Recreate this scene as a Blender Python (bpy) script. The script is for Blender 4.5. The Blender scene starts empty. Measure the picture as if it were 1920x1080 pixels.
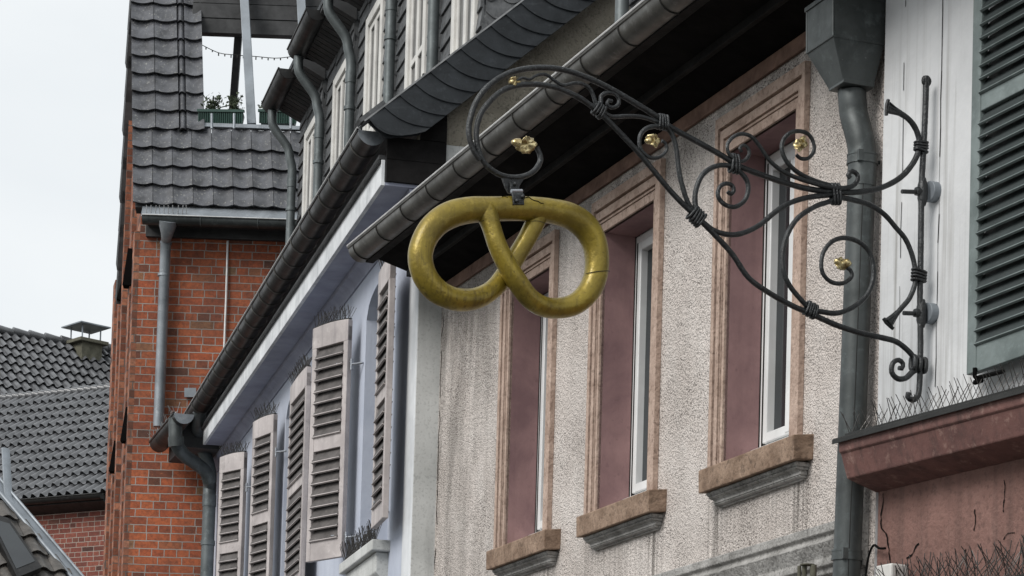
import bpy, math, random
from mathutils import Vector, Matrix
random.seed(7)
V = Vector
scene = bpy.context.scene
COL = scene.collection
F = 4600.0            # focal length in photo pixels (1920 wide)
CAM = V((0, 0, 1.65))
PITCH, ROLL, SH = math.radians(2.96), math.radians(1.60), 0.2125
_r0, _f0, _u0 = V((1, 0, 0)), V((0, math.cos(PITCH), math.sin(PITCH))), V((0, -math.sin(PITCH), math.cos(PITCH)))
RIGHT = _r0 * math.cos(ROLL) + _u0 * math.sin(ROLL)
UP = _u0 * math.cos(ROLL) - _r0 * math.sin(ROLL)
FWD = _f0
Z = V((0, 0, 1))

def ray(px, py):
    return FWD + RIGHT * ((px - 960) / F) + UP * ((540 - py) / F + SH)
def proj(p):
    d = V(p) - CAM
    k = d.dot(FWD)
    return 960 + F * d.dot(RIGHT) / k, 540 - F * (d.dot(UP) / k - SH)
def atY(px, py, Y):
    d = ray(px, py)
    return CAM + d * (Y / d.y)
def onplane(px, py, p0, n):
    d = ray(px, py)
    return CAM + d * ((V(p0) - CAM).dot(n) / d.dot(n))
def vpdir(px):
    u = (px - 960) / F
    v = -(FWD.z + RIGHT.z * u) / UP.z
    d = FWD + RIGHT * u + UP * v
    return V((d.x, d.y, 0)).normalized()

class Fr:
    """a facade: s runs along it, n points out of it, z up"""
    def __init__(self, o, d, n=None):
        self.o = V((o[0], o[1], 0)); self.d = V(d).normalized()
        self.n = V(n).normalized() if n is not None else V((-self.d.y, self.d.x, 0))
    def P(self, s, n, z):
        return self.o + self.d * s + self.n * n + Z * z
    def uv(self, px, py, n=0.0):
        p = onplane(px, py, self.o + self.n * n, self.n)
        q = p - self.o
        return q.dot(self.d), p.z
    def cs(self, px, py, s=0.0):
        p = onplane(px, py, self.o + self.d * s, self.d)
        return (p - self.o).dot(self.n), p.z

# ------------------------------------------------------------------ mesh builder
class MB:
    def __init__(self):
        self.v, self.f, self.m, self.uv = [], [], [], {}
        self.cur = 0
    def add(self, pts):
        i = len(self.v); self.v += [V(p) for p in pts]; return list(range(i, i + len(pts)))
    def face(self, idx, uv=None):
        if uv: self.uv[len(self.f)] = uv
        self.f.append(tuple(idx)); self.m.append(self.cur)
    def poly(self, pts, uv=None):
        self.face(self.add(pts), uv)
    def box8(self, a):
        i = self.add(a)
        for q in ((0, 3, 2, 1), (4, 5, 6, 7), (0, 1, 5, 4), (1, 2, 6, 5), (2, 3, 7, 6), (3, 0, 4, 7)):
            self.face([i[k] for k in q])
    def fbox(self, fr, s0, s1, n0, n1, z0, z1):
        P = fr.P
        self.box8([P(s0, n0, z0), P(s1, n0, z0), P(s1, n1, z0), P(s0, n1, z0),
                   P(s0, n0, z1), P(s1, n0, z1), P(s1, n1, z1), P(s0, n1, z1)])
    def obox(self, c, ax, ay, az):
        c, ax, ay, az = V(c), V(ax), V(ay), V(az)
        self.box8([c - ax - ay - az, c + ax - ay - az, c + ax + ay - az, c - ax + ay - az,
                   c - ax - ay + az, c + ax - ay + az, c + ax + ay + az, c - ax + ay + az])
    def prism(self, pts, vec):
        vec = V(vec); n = len(pts)
        a = self.add(pts); b = self.add([V(p) + vec for p in pts])
        self.face(list(reversed(a))); self.face(b)
        for k in range(n):
            self.face([a[k], a[(k + 1) % n], b[(k + 1) % n], b[k]])
    def loft(self, A, B, cap=True):
        n = len(A); a = self.add(A); b = self.add(B)
        if cap: self.face(list(reversed(a))); self.face(b)
        for k in range(n):
            self.face([a[k], a[(k + 1) % n], b[(k + 1) % n], b[k]])
    def tube(self, path, rad, seg=10, closed=False, caps=True, flat=None):
        path = [V(p) for p in path]; n = len(path)
        if not hasattr(rad, '__len__'): rad = [rad] * n
        def tan(i):
            if closed: return (path[(i + 1) % n] - path[i - 1]).normalized()
            return (path[min(i + 1, n - 1)] - path[max(i - 1, 0)]).normalized()
        t = tan(0)
        ref = Z if abs(t.z) < .9 else V((1, 0, 0))
        u = t.cross(ref).normalized(); rings = []
        for i in range(n):
            t = tan(i)
            u = (u - t * u.dot(t)).normalized(); w = t.cross(u)
            ring = []
            for k in range(seg):
                a = 2 * math.pi * k / seg
                o = u * (math.cos(a) * rad[i]) + w * (math.sin(a) * rad[i])
                if flat: o = o - flat[0] * (o.dot(flat[0]) * (1 - flat[1]))
                ring.append(path[i] + o)
            rings.append(self.add(ring))
        m = n if closed else n - 1
        for i in range(m):
            a, b = rings[i], rings[(i + 1) % n]
            for k in range(seg):
                self.face([a[k], a[(k + 1) % seg], b[(k + 1) % seg], b[k]])
        if caps and not closed:
            self.face(list(reversed(rings[0]))); self.face(rings[-1])
    def cyl(self, a, b, r, seg=12, r2=None):
        self.tube([a, b], [r, r if r2 is None else r2], seg)
    def sweep(self, prof, P0, P1, closed=True):
        """prof: list of offset vectors; extruded from P0 to P1"""
        A = [V(P0) + p for p in prof]; B = [V(P1) + p for p in prof]
        if closed: self.loft(A, B)
        else:
            a = self.add(A); b = self.add(B)
            for k in range(len(prof) - 1): self.face([a[k], a[k + 1], b[k + 1], b[k]])

ROOTLOC = {}
def build(name, mb, mats, parent=None, smooth=40, bevel=0.0, label=None, kind=None, flip=False):
    me = bpy.data.meshes.new(name)
    off = V((0, 0, 0)); p = parent
    while p is not None:
        off += p.location; p = p.parent
    me.from_pydata([tuple(v - off) for v in mb.v], [], mb.f)
    mats = mats if isinstance(mats, (list, tuple)) else [mats]
    for m in mats: me.materials.append(m)
    me.polygons.foreach_set('material_index', mb.m)
    uvl = me.uv_layers.new(name='UVMap')
    for pi, pol in enumerate(me.polygons):
        if pi in mb.uv:
            for k, li in enumerate(pol.loop_indices): uvl.data[li].uv = mb.uv[pi][k]
            continue
        nn = pol.normal
        if abs(nn.z) < .75:
            t = Z.cross(nn); t.normalize()
            if t.y < -abs(t.x) * .2 or (abs(t.y) <= abs(t.x) * .2 and t.x < 0): t = -t
            for li in pol.loop_indices:
                c = mb.v[me.loops[li].vertex_index]; uvl.data[li].uv = (c.dot(t), c.z)
        else:
            for li in pol.loop_indices:
                c = mb.v[me.loops[li].vertex_index]; uvl.data[li].uv = (c.x, c.y)
    if smooth:
        me.polygons.foreach_set('use_smooth', [True] * len(me.polygons))
        me.set_sharp_from_angle(angle=math.radians(smooth))
    me.validate()
    me.update()
    o = bpy.data.objects.new(name, me); COL.objects.link(o)
    if parent is not None: o.parent = parent
    if bevel:
        b = o.modifiers.new('bevel', 'BEVEL'); b.width = bevel; b.segments = 2; b.limit_method = 'ANGLE'; b.angle_limit = math.radians(40)
    if label: o['label'] = label
    if kind: o['kind'] = kind
    return o
def thing(name, label, cat, loc, group=None):
    o = bpy.data.objects.new(name, None); COL.objects.link(o)
    o.location = loc; o.empty_display_size = .2
    o['label'] = label; o['category'] = cat
    if group: o['group'] = group
    return o
def tag(o, label, cat, group=None):
    o['label'] = label; o['category'] = cat
    if group: o['group'] = group
    return o
def crom(pts, step=6):
    """Catmull-Rom resample of 2-D/3-D tuples"""
    pts = [tuple(p) for p in pts]; out = []
    n = len(pts)
    for i in range(n - 1):
        p0, p1, p2, p3 = pts[max(i - 1, 0)], pts[i], pts[i + 1], pts[min(i + 2, n - 1)]
        L = math.dist(p1[:2], p2[:2]); k = max(1, int(round(L / step)))
        for j in range(k):
            t = j / k
            out.append(tuple(.5 * ((2 * b) + (-a + c) * t + (2 * a - 5 * b + 4 * c - d) * t * t + (-a + 3 * b - 3 * c + d) * t ** 3)
                             for a, b, c, d in zip(p0, p1, p2, p3)))
    out.append(pts[-1]); return out
def lerp(a, b, t): return a + (b - a) * t

# ------------------------------------------------------------------ materials
def _mat(name):
    m = bpy.data.materials.new(name); m.use_nodes = True
    nt = m.node_tree; nt.nodes.clear()
    out = nt.nodes.new('ShaderNodeOutputMaterial'); b = nt.nodes.new('ShaderNodeBsdfPrincipled')
    nt.links.new(b.outputs[0], out.inputs[0])
    return m, nt, b
def N(nt, t, **kw):
    n = nt.nodes.new(t)
    for k, v in kw.items():
        if k in n.inputs: n.inputs[k].default_value = v
        else: setattr(n, k, v)
    return n
def coords(nt, scale=(1, 1, 1), kind='Object'):
    tc = N(nt, 'ShaderNodeTexCoord'); mp = N(nt, 'ShaderNodeMapping')
    mp.inputs['Scale'].default_value = scale
    nt.links.new(tc.outputs[kind], mp.inputs[0]); return mp.outputs[0]
def noise(nt, co, scale, detail=5, rough=.6, dist=0.0):
    n = N(nt, 'ShaderNodeTexNoise'); n.inputs['Scale'].default_value = scale
    n.inputs['Detail'].default_value = detail; n.inputs['Roughness'].default_value = rough
    n.inputs['Distortion'].default_value = dist
    nt.links.new(co, n.inputs['Vector']); return n.outputs['Fac']
def ramp(nt, fac, stops):
    r = N(nt, 'ShaderNodeValToRGB'); e = r.color_ramp.elements
    while len(e) < len(stops): e.new(0.5)
    for k, (p, c) in enumerate(stops):
        e[k].position = p
        e[k].color = (c, c, c, 1) if not hasattr(c, '__len__') else (*c[:3], 1)
    nt.links.new(fac, r.inputs[0]); return r.outputs[0]
def mix(nt, fac, a, b, mode='MIX'):
    m = N(nt, 'ShaderNodeMix', data_type='RGBA', blend_type=mode)
    for sock, val in ((m.inputs['Factor'], fac), (m.inputs[6], a), (m.inputs[7], b)):
        if hasattr(val, 'is_output') or isinstance(val, bpy.types.NodeSocket): nt.links.new(val, sock)
        elif hasattr(val, '__len__'): sock.default_value = (*val[:3], 1)
        else: sock.default_value = val
    return m.outputs[2]
def math_(nt, op, a, b=0.5):
    m = N(nt, 'ShaderNodeMath', operation=op)
    for sock, val in ((m.inputs[0], a), (m.inputs[1], b)):
        if isinstance(val, bpy.types.NodeSocket): nt.links.new(val, sock)
        else: sock.default_value = val
    return m.outputs[0]
def bump(nt, b, h, strength=.4, dist=.01):
    bp = N(nt, 'ShaderNodeBump'); bp.inputs['Strength'].default_value = strength; bp.inputs['Distance'].default_value = dist
    nt.links.new(h, bp.inputs['Height']); nt.links.new(bp.outputs[0], b.inputs['Normal'])

def surface(name, base, dark, rough=.8, metal=0.0, scale=3.0, fine=60, bumps=.3, bdist=.004, streak=0.0, streakcol=(.02, .018, .016),
            speck=0.0, speckcol=(.03, .028, .025), speckscale=90, light=None, lightamt=0.0, spec=.5, speckth=(.36, .44), strscale=7, coat=0):
    """mottled weathered surface: base<->dark by large noise, vertical run-off streaks, specks, fine bump"""
    m, nt, b = _mat(name)
    co = coords(nt)
    n1 = noise(nt, co, scale, 6, .62, .3)
    c = mix(nt, ramp(nt, n1, [(.34, 0), (.68, 1)]), dark, base)
    if light is not None:
        n4 = noise(nt, co, scale * 3.7, 7, .7)
        c = mix(nt, math_(nt, 'MULTIPLY', ramp(nt, n4, [(.55, 0), (.72, 1)]), lightamt), c, light)
    if streak:
        cs = coords(nt, (strscale, strscale, .45))
        n2 = noise(nt, cs, 1.6, 5, .6)
        n3 = noise(nt, co, 1.1, 3, .5)
        k = math_(nt, 'MULTIPLY', ramp(nt, n2, [(.5, 0), (.74, 1)]), ramp(nt, n3, [(.35, .15), (.65, 1)]))
        c = mix(nt, math_(nt, 'MULTIPLY', k, streak), c, streakcol)
    nf = noise(nt, co, fine, 3, .6)
    if speck:
        ns = noise(nt, co, speckscale, 2, .5)
        nd = noise(nt, co, 2.3, 4, .6)
        amt = math_(nt, 'MULTIPLY', ramp(nt, nd, [(.3, .25), (.7, 1)]), speck)
        c = mix(nt, math_(nt, 'MULTIPLY', ramp(nt, ns, [(speckth[0], 1), (speckth[1], 0)]), amt), c, speckcol)
        nf = math_(nt, 'ADD', nf, math_(nt, 'MULTIPLY', ns, 1.2))
    nt.links.new(c, b.inputs['Base Color'])
    r = ramp(nt, n1, [(.3, min(1, rough + .1)), (.7, max(.05, rough - .1))])
    nt.links.new(r, b.inputs['Roughness'])
    b.inputs['Metallic'].default_value = metal
    b.inputs['Specular IOR Level'].default_value = spec
    if coat: b.inputs['Coat Weight'].default_value = coat; b.inputs['Coat Roughness'].default_value = .16
    bump(nt, b, nf, bumps, bdist)
    return m

def brick_mat(name, stops, mortar, w=.25, h=.0833, ms=.011, dirt=.3, bias=0.0):
    m, nt, b = _mat(name)
    uv = coords(nt, (1, 1, 1), 'UV')
    def brick(c1, c2, mo):
        t = N(nt, 'ShaderNodeTexBrick', offset=.5, offset_frequency=2, squash=.52, squash_frequency=3)
        t.inputs['Color1'].default_value = (*c1, 1); t.inputs['Color2'].default_value = (*c2, 1); t.inputs['Mortar'].default_value = (*mo, 1)
        t.inputs['Scale'].default_value = 1; t.inputs['Mortar Size'].default_value = ms * .5; t.inputs['Mortar Smooth'].default_value = .25
        t.inputs['Brick Width'].default_value = w; t.inputs['Row Height'].default_value = h; t.inputs['Bias'].default_value = bias
        nt.links.new(wob, t.inputs['Vector']); return t
    co = coords(nt)
    nz = N(nt, 'ShaderNodeTexNoise'); nz.inputs['Scale'].default_value = 14; nz.inputs['Detail'].default_value = 3
    nt.links.new(co, nz.inputs['Vector'])
    vm = N(nt, 'ShaderNodeVectorMath', operation='MULTIPLY_ADD')
    vm.inputs[1].default_value = (.011, .010, 0); nt.links.new(nz.outputs['Color'], vm.inputs[0]); nt.links.new(uv, vm.inputs[2])
    wob = vm.outputs[0]
    t = brick((0, 0, 0), (1, 1, 1), (.5, .5, .5))
    col = ramp(nt, t.outputs['Color'], stops)
    n = noise(nt, co, 24, 5, .7)
    col = mix(nt, ramp(nt, n, [(.35, .55), (.6, 0)]), col, (.055, .022, .014))
    n2 = noise(nt, co, 45, 4, .7)
    col = mix(nt, ramp(nt, n2, [(.6, 0), (.75, .6)]), col, (.55, .2, .08))
    nm = noise(nt, co, 30, 3)
    mo = mix(nt, nm, tuple(x * .75 for x in mortar), mortar)
    c = mix(nt, t.outputs['Fac'], col, mo)
    nd = noise(nt, co, .9, 4, .6)
    c = mix(nt, math_(nt, 'MULTIPLY', ramp(nt, nd, [(.42, 0), (.7, 1)]), dirt), c, (.03, .02, .018))
    nt.links.new(c, b.inputs['Base Color']); b.inputs['Roughness'].default_value = .85
    hgt = math_(nt, 'SUBTRACT', math_(nt, 'MULTIPLY', n, .35), t.outputs['Fac'])
    bump(nt, b, hgt, .8, .008)
    return m

M = {}
M['roughcast'] = surface('roughcast_render', (.72, .665, .62), (.60, .545, .505), .95, fine=130, bumps=1.0, bdist=.012, scale=1.6, streak=.35,
                         streakcol=(.20, .18, .165), speck=.8, speckcol=(.10, .085, .078), speckscale=120, speckth=(.39, .46), spec=.2)
M['dirtycast'] = surface('dirty_roughcast', (.60, .57, .54), (.40, .38, .36), .95, fine=130, bumps=1.0, bdist=.012, scale=2.2, streak=.6,
                         streakcol=(.13, .12, .11), speck=.85, speckcol=(.07, .06, .055), speckscale=110, speckth=(.41, .49), spec=.2)
M['sandstone'] = surface('sandstone', (.50, .385, .32), (.33, .24, .195), .9, scale=9, fine=70, bumps=.7, bdist=.006, streak=.35,
                         streakcol=(.12, .075, .055), speck=.5, speckcol=(.07, .045, .035), speckscale=45, light=(.6, .46, .38), lightamt=.5, spec=.2)
M['sillstone'] = surface('brown_sandstone', (.32, .23, .17), (.17, .115, .082), .9, scale=9, fine=60, bumps=.7, bdist=.006, streak=.3,
                         streakcol=(.09, .055, .04), speck=.6, speckcol=(.05, .035, .028), speckscale=38, spec=.2)
M['greystone'] = surface('grey_moulding', (.44, .43, .415), (.20, .195, .185), .9, scale=6, fine=70, bumps=.8, bdist=.007, streak=.5,
                         speck=.6, speckcol=(.05, .048, .045), speckscale=60, spec=.2)
M['mauve'] = surface('mauve_paint', (.34, .21, .205), (.20, .12, .125), .75, scale=2.5, fine=40, bumps=.25, bdist=.004, streak=.35,
                     streakcol=(.12, .07, .07), speck=.25, speckcol=(.08, .04, .04), speckscale=25, speckth=(.28, .33), spec=.3)
M['pvc'] = surface('white_window_frame', (.78, .79, .79), (.66, .67, .67), .35, scale=4, fine=20, bumps=.03, streak=.15, streakcol=(.3, .3, .3))
M['oldwhite'] = surface('old_white_paint', (.66, .65, .62), (.5, .49, .47), .6, scale=6, fine=40, bumps=.2, streak=.3, streakcol=(.2, .19, .18))
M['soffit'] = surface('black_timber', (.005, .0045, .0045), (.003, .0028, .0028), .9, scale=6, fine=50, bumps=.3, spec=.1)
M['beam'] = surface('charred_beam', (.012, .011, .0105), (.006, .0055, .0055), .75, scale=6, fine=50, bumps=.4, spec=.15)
M['browntrim'] = surface('brown_trim', (.20, .115, .08), (.10, .055, .04), .8, scale=10, fine=50, bumps=.4)
M['gutter'] = surface('weathered_gutter', (.15, .146, .135), (.08, .077, .07), .42, .55, scale=5, fine=30, bumps=.12, light=(.3, .3, .29), lightamt=.5,
                      streak=.4, streakcol=(.05, .05, .045), strscale=4)
M['darkgutter'] = surface('dark_gutter', (.022, .0215, .021), (.010, .010, .010), .45, .15, scale=5, fine=30, bumps=.1, light=(.08, .08, .08), lightamt=.4, spec=.35)
M['seam'] = surface('gutter_seam', (.03, .03, .028), (.015, .015, .014), .5, .4)
M['lip'] = surface('lip_glint_pale_wire', (.75, .75, .74), (.5, .5, .5), .4, .2, scale=12)  # pale colour paints the sky's glint on gutter beads; also the pale wire
M['zinc'] = surface('zinc_pipe', (.15, .168, .172), (.085, .098, .10), .5, .45, scale=4, fine=40, bumps=.08, light=(.25, .29, .30), lightamt=.5,
                    streak=.5, streakcol=(.045, .055, .058), strscale=9)
M['darkzinc'] = surface('dark_zinc_pipe', (.095, .106, .106), (.042, .048, .048), .5, .4, scale=3.5, fine=40, bumps=.08, light=(.16, .19, .19), lightamt=.5,
                        streak=.6, streakcol=(.02, .026, .028), strscale=9, speck=.3, speckcol=(.4, .42, .42), speckscale=40, speckth=(.22, .25))
M['palezinc'] = surface('pale_zinc', (.34, .37, .40), (.20, .22, .24), .45, .5, scale=4, fine=40, bumps=.1, light=(.55, .57, .58), lightamt=.4)
M['slate'] = surface('slate', (.032, .037, .042), (.016, .019, .022), .62, scale=7, fine=60, bumps=.35, bdist=.003, light=(.085, .095, .105), lightamt=.4, spec=.35)
M['slateedge'] = surface('slate_side', (.12, .125, .13), (.05, .053, .056), .6, scale=14, fine=60, bumps=.4, bdist=.003, light=(.3, .3, .3), lightamt=.4)
M['tanplaster'] = surface('tan_plaster', (.36, .33, .27), (.23, .21, .17), .95, scale=3, fine=90, bumps=.9, bdist=.008, speck=.6,
                          speckcol=(.05, .045, .035), speckscale=55, light=(.5, .47, .4), lightamt=.4, spec=.2)
M['blue'] = surface('blue_plaster', (.50, .535, .615), (.40, .435, .52), .85, scale=1.8, fine=45, bumps=.35, bdist=.005, streak=.2, streakcol=(.2, .22, .28), spec=.3)
M['cream'] = surface('white_corner_paint', (.70, .72, .74), (.52, .54, .56), .8, scale=3, fine=45, bumps=.35, bdist=.005, streak=.35, streakcol=(.25, .25, .25))
M['greyplaster'] = surface('grey_plaster', (.58, .59, .58), (.42, .43, .42), .9, scale=2, fine=60, bumps=.25, bdist=.003, streak=.4, streakcol=(.16, .16, .155),
                           speck=.3, speckscale=60, speckcol=(.1, .1, .1))
M['eaveboard'] = surface('pale_eave_board', (.74, .76, .78), (.48, .50, .52), .7, scale=3.5, fine=40, bumps=.3, streak=.5, streakcol=(.17, .17, .18), light=(.75, .76, .78), lightamt=.5)
M['eavesoffit'] = surface('lilac_soffit', (.33, .35, .44), (.24, .255, .33), .75, scale=2.5, fine=30, bumps=.3, streak=.3, streakcol=(.16, .15, .16))
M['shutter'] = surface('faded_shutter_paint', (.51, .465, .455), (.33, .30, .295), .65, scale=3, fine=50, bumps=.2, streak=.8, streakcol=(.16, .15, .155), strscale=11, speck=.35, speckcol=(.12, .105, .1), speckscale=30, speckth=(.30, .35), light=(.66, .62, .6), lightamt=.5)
M['shuttershade'] = surface('shaded_shutter_slats', (.10, .09, .087), (.05, .045, .043), .7, scale=8, fine=50, bumps=.15, light=(.3, .26, .24), lightamt=.3)  # shutter paint darkened to hold the shade under and between slats
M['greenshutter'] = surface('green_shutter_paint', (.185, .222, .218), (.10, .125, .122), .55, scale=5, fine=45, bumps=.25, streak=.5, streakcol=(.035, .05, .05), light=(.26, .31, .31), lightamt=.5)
M['greenshade'] = surface('shaded_green_slats', (.035, .045, .045), (.02, .027, .027), .6, scale=8, fine=50, bumps=.15)  # shade between the green slats put into a darker copy of the paint
M['white'] = surface('white_render', (.67, .68, .69), (.52, .53, .54), .85, scale=1.7, fine=40, bumps=.25, bdist=.005, streak=.9, streakcol=(.16, .15, .13), strscale=15, light=(.72, .72, .72), lightamt=.4)
M['cornice'] = surface('red_brown_cornice', (.20, .095, .08), (.10, .048, .043), .7, scale=4, fine=45, bumps=.5, bdist=.005, streak=.75, streakcol=(.05, .03, .027), light=(.36, .24, .2), lightamt=.8, strscale=18)
M['redwall'] = surface('red_brown_wall', (.235, .128, .106), (.14, .074, .061), .85, scale=2.4, fine=70, bumps=.7, bdist=.006, streak=.75, streakcol=(.055, .035, .03),
                       speck=.6, speckcol=(.08, .045, .038), speckscale=45, strscale=9, light=(.31, .185, .155), lightamt=.4)
M['iron'] = surface('wrought_iron', (.026, .029, .031), (.010, .011, .012), .40, .35, scale=22, fine=120, bumps=.9, bdist=.004, light=(.15, .16, .165), lightamt=.5, spec=.7)
M['gilt'] = surface('gilded_leaf', (.82, .70, .40), (.22, .15, .05), .3, .8, scale=45, fine=90, bumps=.6, bdist=.004)
M['black'] = surface('black_gap', (.008, .008, .008), (.005, .005, .005), .9, spec=.05)
M['spike'] = surface('spike_wire', (.09, .085, .08), (.05, .047, .045), .45, .6)
M['spikelight'] = surface('steel_wire', (.5, .5, .5), (.3, .3, .3), .35, .8)
M['steel'] = surface('grey_steel', (.25, .28, .31), (.17, .19, .21), .5, .2, scale=3, bumps=.05)
M['blackboard'] = surface('black_boards', (.014, .013, .013), (.007, .0065, .0065), .75, scale=6, fine=40, bumps=.4, spec=.15)
M['darkboard'] = surface('dark_boards', (.045, .046, .048), (.02, .021, .022), .7, scale=5, fine=40, bumps=.3, strscale=.5)
M['plantbox'] = surface('green_plastic_box', (.025, .07, .055), (.015, .045, .035), .5, scale=6, bumps=.05)
M['leaf'] = surface('leaf_green', (.055, .075, .035), (.02, .03, .015), .7, scale=30)
M['hinge'] = surface('galvanised_hinge', (.45, .47, .5), (.25, .27, .3), .4, .8, scale=30)
M['glass'] = surface('dark_window_glass', (.02, .025, .028), (.012, .015, .018), .06, 0, scale=2, fine=3, bumps=.02, spec=.8)
M['curtain'] = surface('grey_curtain', (.16, .17, .17), (.10, .105, .105), .9, scale=3, streak=.6, strscale=20, streakcol=(.05, .05, .05))
M['concrete'] = surface('mossy_concrete', (.14, .135, .10), (.07, .068, .05), .95, scale=8, fine=60, bumps=.6)
M['asphalt'] = surface('asphalt', (.06, .06, .06), (.04, .04, .04), .9, scale=2, fine=120, bumps=.5)
M['paving'] = surface('paving', (.22, .215, .21), (.15, .147, .143), .9, scale=2, fine=60, bumps=.4)
M['earth'] = surface('ground_surface', (.12, .115, .10), (.08, .075, .065), .95, scale=.4, fine=20, bumps=.4)
M['clay'] = surface('dark_roof_tile', (.10, .103, .115), (.03, .031, .035), .30, scale=6, fine=70, bumps=.2, bdist=.003, spec=.6,
                    speck=.7, speckcol=(.28, .28, .255), speckscale=40, speckth=(.33, .37), light=(.19, .19, .2), lightamt=.4, streak=.4, streakcol=(.03, .03, .028))
M['farclay'] = surface('anthracite_pantile', (.12, .123, .13), (.06, .062, .066), .26, scale=3, fine=60, bumps=.12, spec=.7, light=(.2, .2, .21), lightamt=.6, streak=.3, streakcol=(.03, .03, .03))
M['mossclay'] = surface('old_brown_pantile', (.10, .09, .08), (.04, .037, .033), .5, scale=5, fine=60, bumps=.3, light=(.22, .2, .18), lightamt=.5)
M['brick'] = brick_mat('orange_brick', [(0, (.10, .04, .024)), (.07, (.25, .065, .028)), (.4, (.375, .086, .03)), (.7, (.45, .12, .042)), (.93, (.34, .085, .032)), (1, (.26, .15, .075))],
                       (.36, .33, .30), dirt=.6)
M['gablebrick'] = brick_mat('orange_brick_gable', [(0, (.10, .04, .025)), (.3, (.25, .085, .045)), (.7, (.36, .14, .075)), (1, (.45, .2, .12))], (.15, .13, .115), dirt=.2)
M['farbrick'] = brick_mat('red_brick', [(0, (.05, .02, .016)), (.12, (.15, .04, .028)), (.5, (.20, .05, .035)), (.85, (.24, .07, .045)), (1, (.13, .05, .035))],
                          (.42, .37, .32), dirt=.15)
M['gold'] = surface('worn_gold_paint', (.35, .262, .034), (.17, .125, .018), .40, .5, scale=5, fine=80, bumps=.3, bdist=.005, streak=.75, streakcol=(.06, .04, .014),
                    speck=.55, speckcol=(.05, .036, .014), speckscale=60, speckth=(.30, .36), light=(.58, .45, .12), lightamt=.3, strscale=34, spec=.5, coat=.22)

# ------------------------------------------------------------------ frames of reference (all real vertical planes)
dP, dB, dW, dG = vpdir(-850), vpdir(-228), vpdir(-1300), vpdir(-200)
W0 = atY(1752, 450, 10.0)                       # where the iron bracket meets the white wall
WF = Fr(W0, dW)                                 # white house facade, s=0 at the bracket
BR = Fr(W0, dW)                                 # the bracket's plane is s=0 of this frame
# white / roughcast boundary
sE, _ = WF.uv(1651, 500)
PC = WF.P(sE, -.03, 0)
PF = Fr(PC, dP)                                 # roughcast facade, s=0 at its near edge
sC, _ = PF.uv(821, 800)                         # its far edge, at the blue house
pc = PF.P(sC, 0, 0)
nB = V((-dB.y, dB.x, 0))
b0 = onplane(777, 800, pc, dB)
BF = Fr(b0, dB)                                 # blue facade, s=0 at its near corner
G0 = atY(257, 600, 25.4)
GF = Fr(G0, dG)                                 # gable wall of the brick house (seen edge-on)
KF = Fr(G0, V((1, .02, 0)), V((.02, -1, 0)))  # brick front wall that faces the camera

# ------------------------------------------------------------------ ground
mb = MB(); mb.poly([(-600, -600, -.004), (600, -600, -.004), (600, 900, -.004), (-600, 900, -.004)])
build('ground', mb, M['earth'], kind='structure')
mb = MB(); a, b = PF.P(-14, 1.6, 0), PF.P(40, 1.6, 0)
c, d = PF.P(40, 7.5, 0), PF.P(-14, 7.5, 0)
mb.poly([a, d, c, b][::-1]); build('street', mb, M['asphalt'], kind='structure')
mb = MB(); mb.fbox(PF, -14, 40, .35, 1.6, -.02, .13); build('pavement', mb, M['paving'], kind='structure', bevel=.01)

def wall_holes(mb, fr, s0, s1, z0, z1, n, holes, sub=None):
    ss = sorted({s0, s1, *[h[0] for h in holes], *[h[1] for h in holes]})
    zs = sorted({z0, z1, *[h[2] for h in holes], *[h[3] for h in holes]})
    for i in range(len(ss) - 1):
        for j in range(len(zs) - 1):
            cs_, cz = (ss[i] + ss[i + 1]) / 2, (zs[j] + zs[j + 1]) / 2
            if any(h[0] < cs_ < h[1] and h[2] < cz < h[3] for h in holes): continue
            mb.poly([fr.P(ss[i], n, zs[j]), fr.P(ss[i], n, zs[j + 1]), fr.P(ss[i + 1], n, zs[j + 1]), fr.P(ss[i + 1], n, zs[j])])

def half_round(mb, P0, P1, out, r, t=.004, bead=.011, up=Z, seg=10):
    """half-round gutter channel from P0 to P1; out = unit vector away from the wall; P = centre of the open top"""
    prof = []
    for k in range(seg + 1):
        a = math.pi * k / seg
        prof.append(out * (math.cos(a) * r) - up * (math.sin(a) * r))
    for k in range(seg, -1, -1):
        a = math.pi * k / seg
        prof.append(out * (math.cos(a) * (r - t)) - up * (math.sin(a) * (r - t)))
    A = [V(P0) + p for p in prof]; B = [V(P1) + p for p in prof]
    n = len(prof); a = mb.add(A); b = mb.add(B)
    for k in range(n): mb.face([a[k], a[(k + 1) % n], b[(k + 1) % n], b[k]])
    for side in (a, b):
        for k in range(seg):
            q = [side[k], side[k + 1], side[n - 2 - k], side[n - 1 - k]]
            mb.face(q if side is a else q[::-1])
    if bead: mb.tube([V(P0) + out * r, V(P1) + out * r], bead, 8)
def gutter_seams(par, mat, P0, P1, out, r, pitch, up=Z, rr=.006, start=.2, limit=99):
    L = (V(P1) - V(P0)).length; d = (V(P1) - V(P0)).normalized(); x = start
    while x < L:
        ring = []
        c = V(P0) + d * x
        for k in range(11):
            a = math.pi * k / 10
            ring.append(c + out * (math.cos(a) * (r + .002)) - up * (math.sin(a) * (r + .002)))
        mb = MB(); mb.tube(ring, rr, 6); build('gutter_seam', mb, mat, par)
        x += pitch; limit -= 1
        if limit <= 0: break

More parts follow.
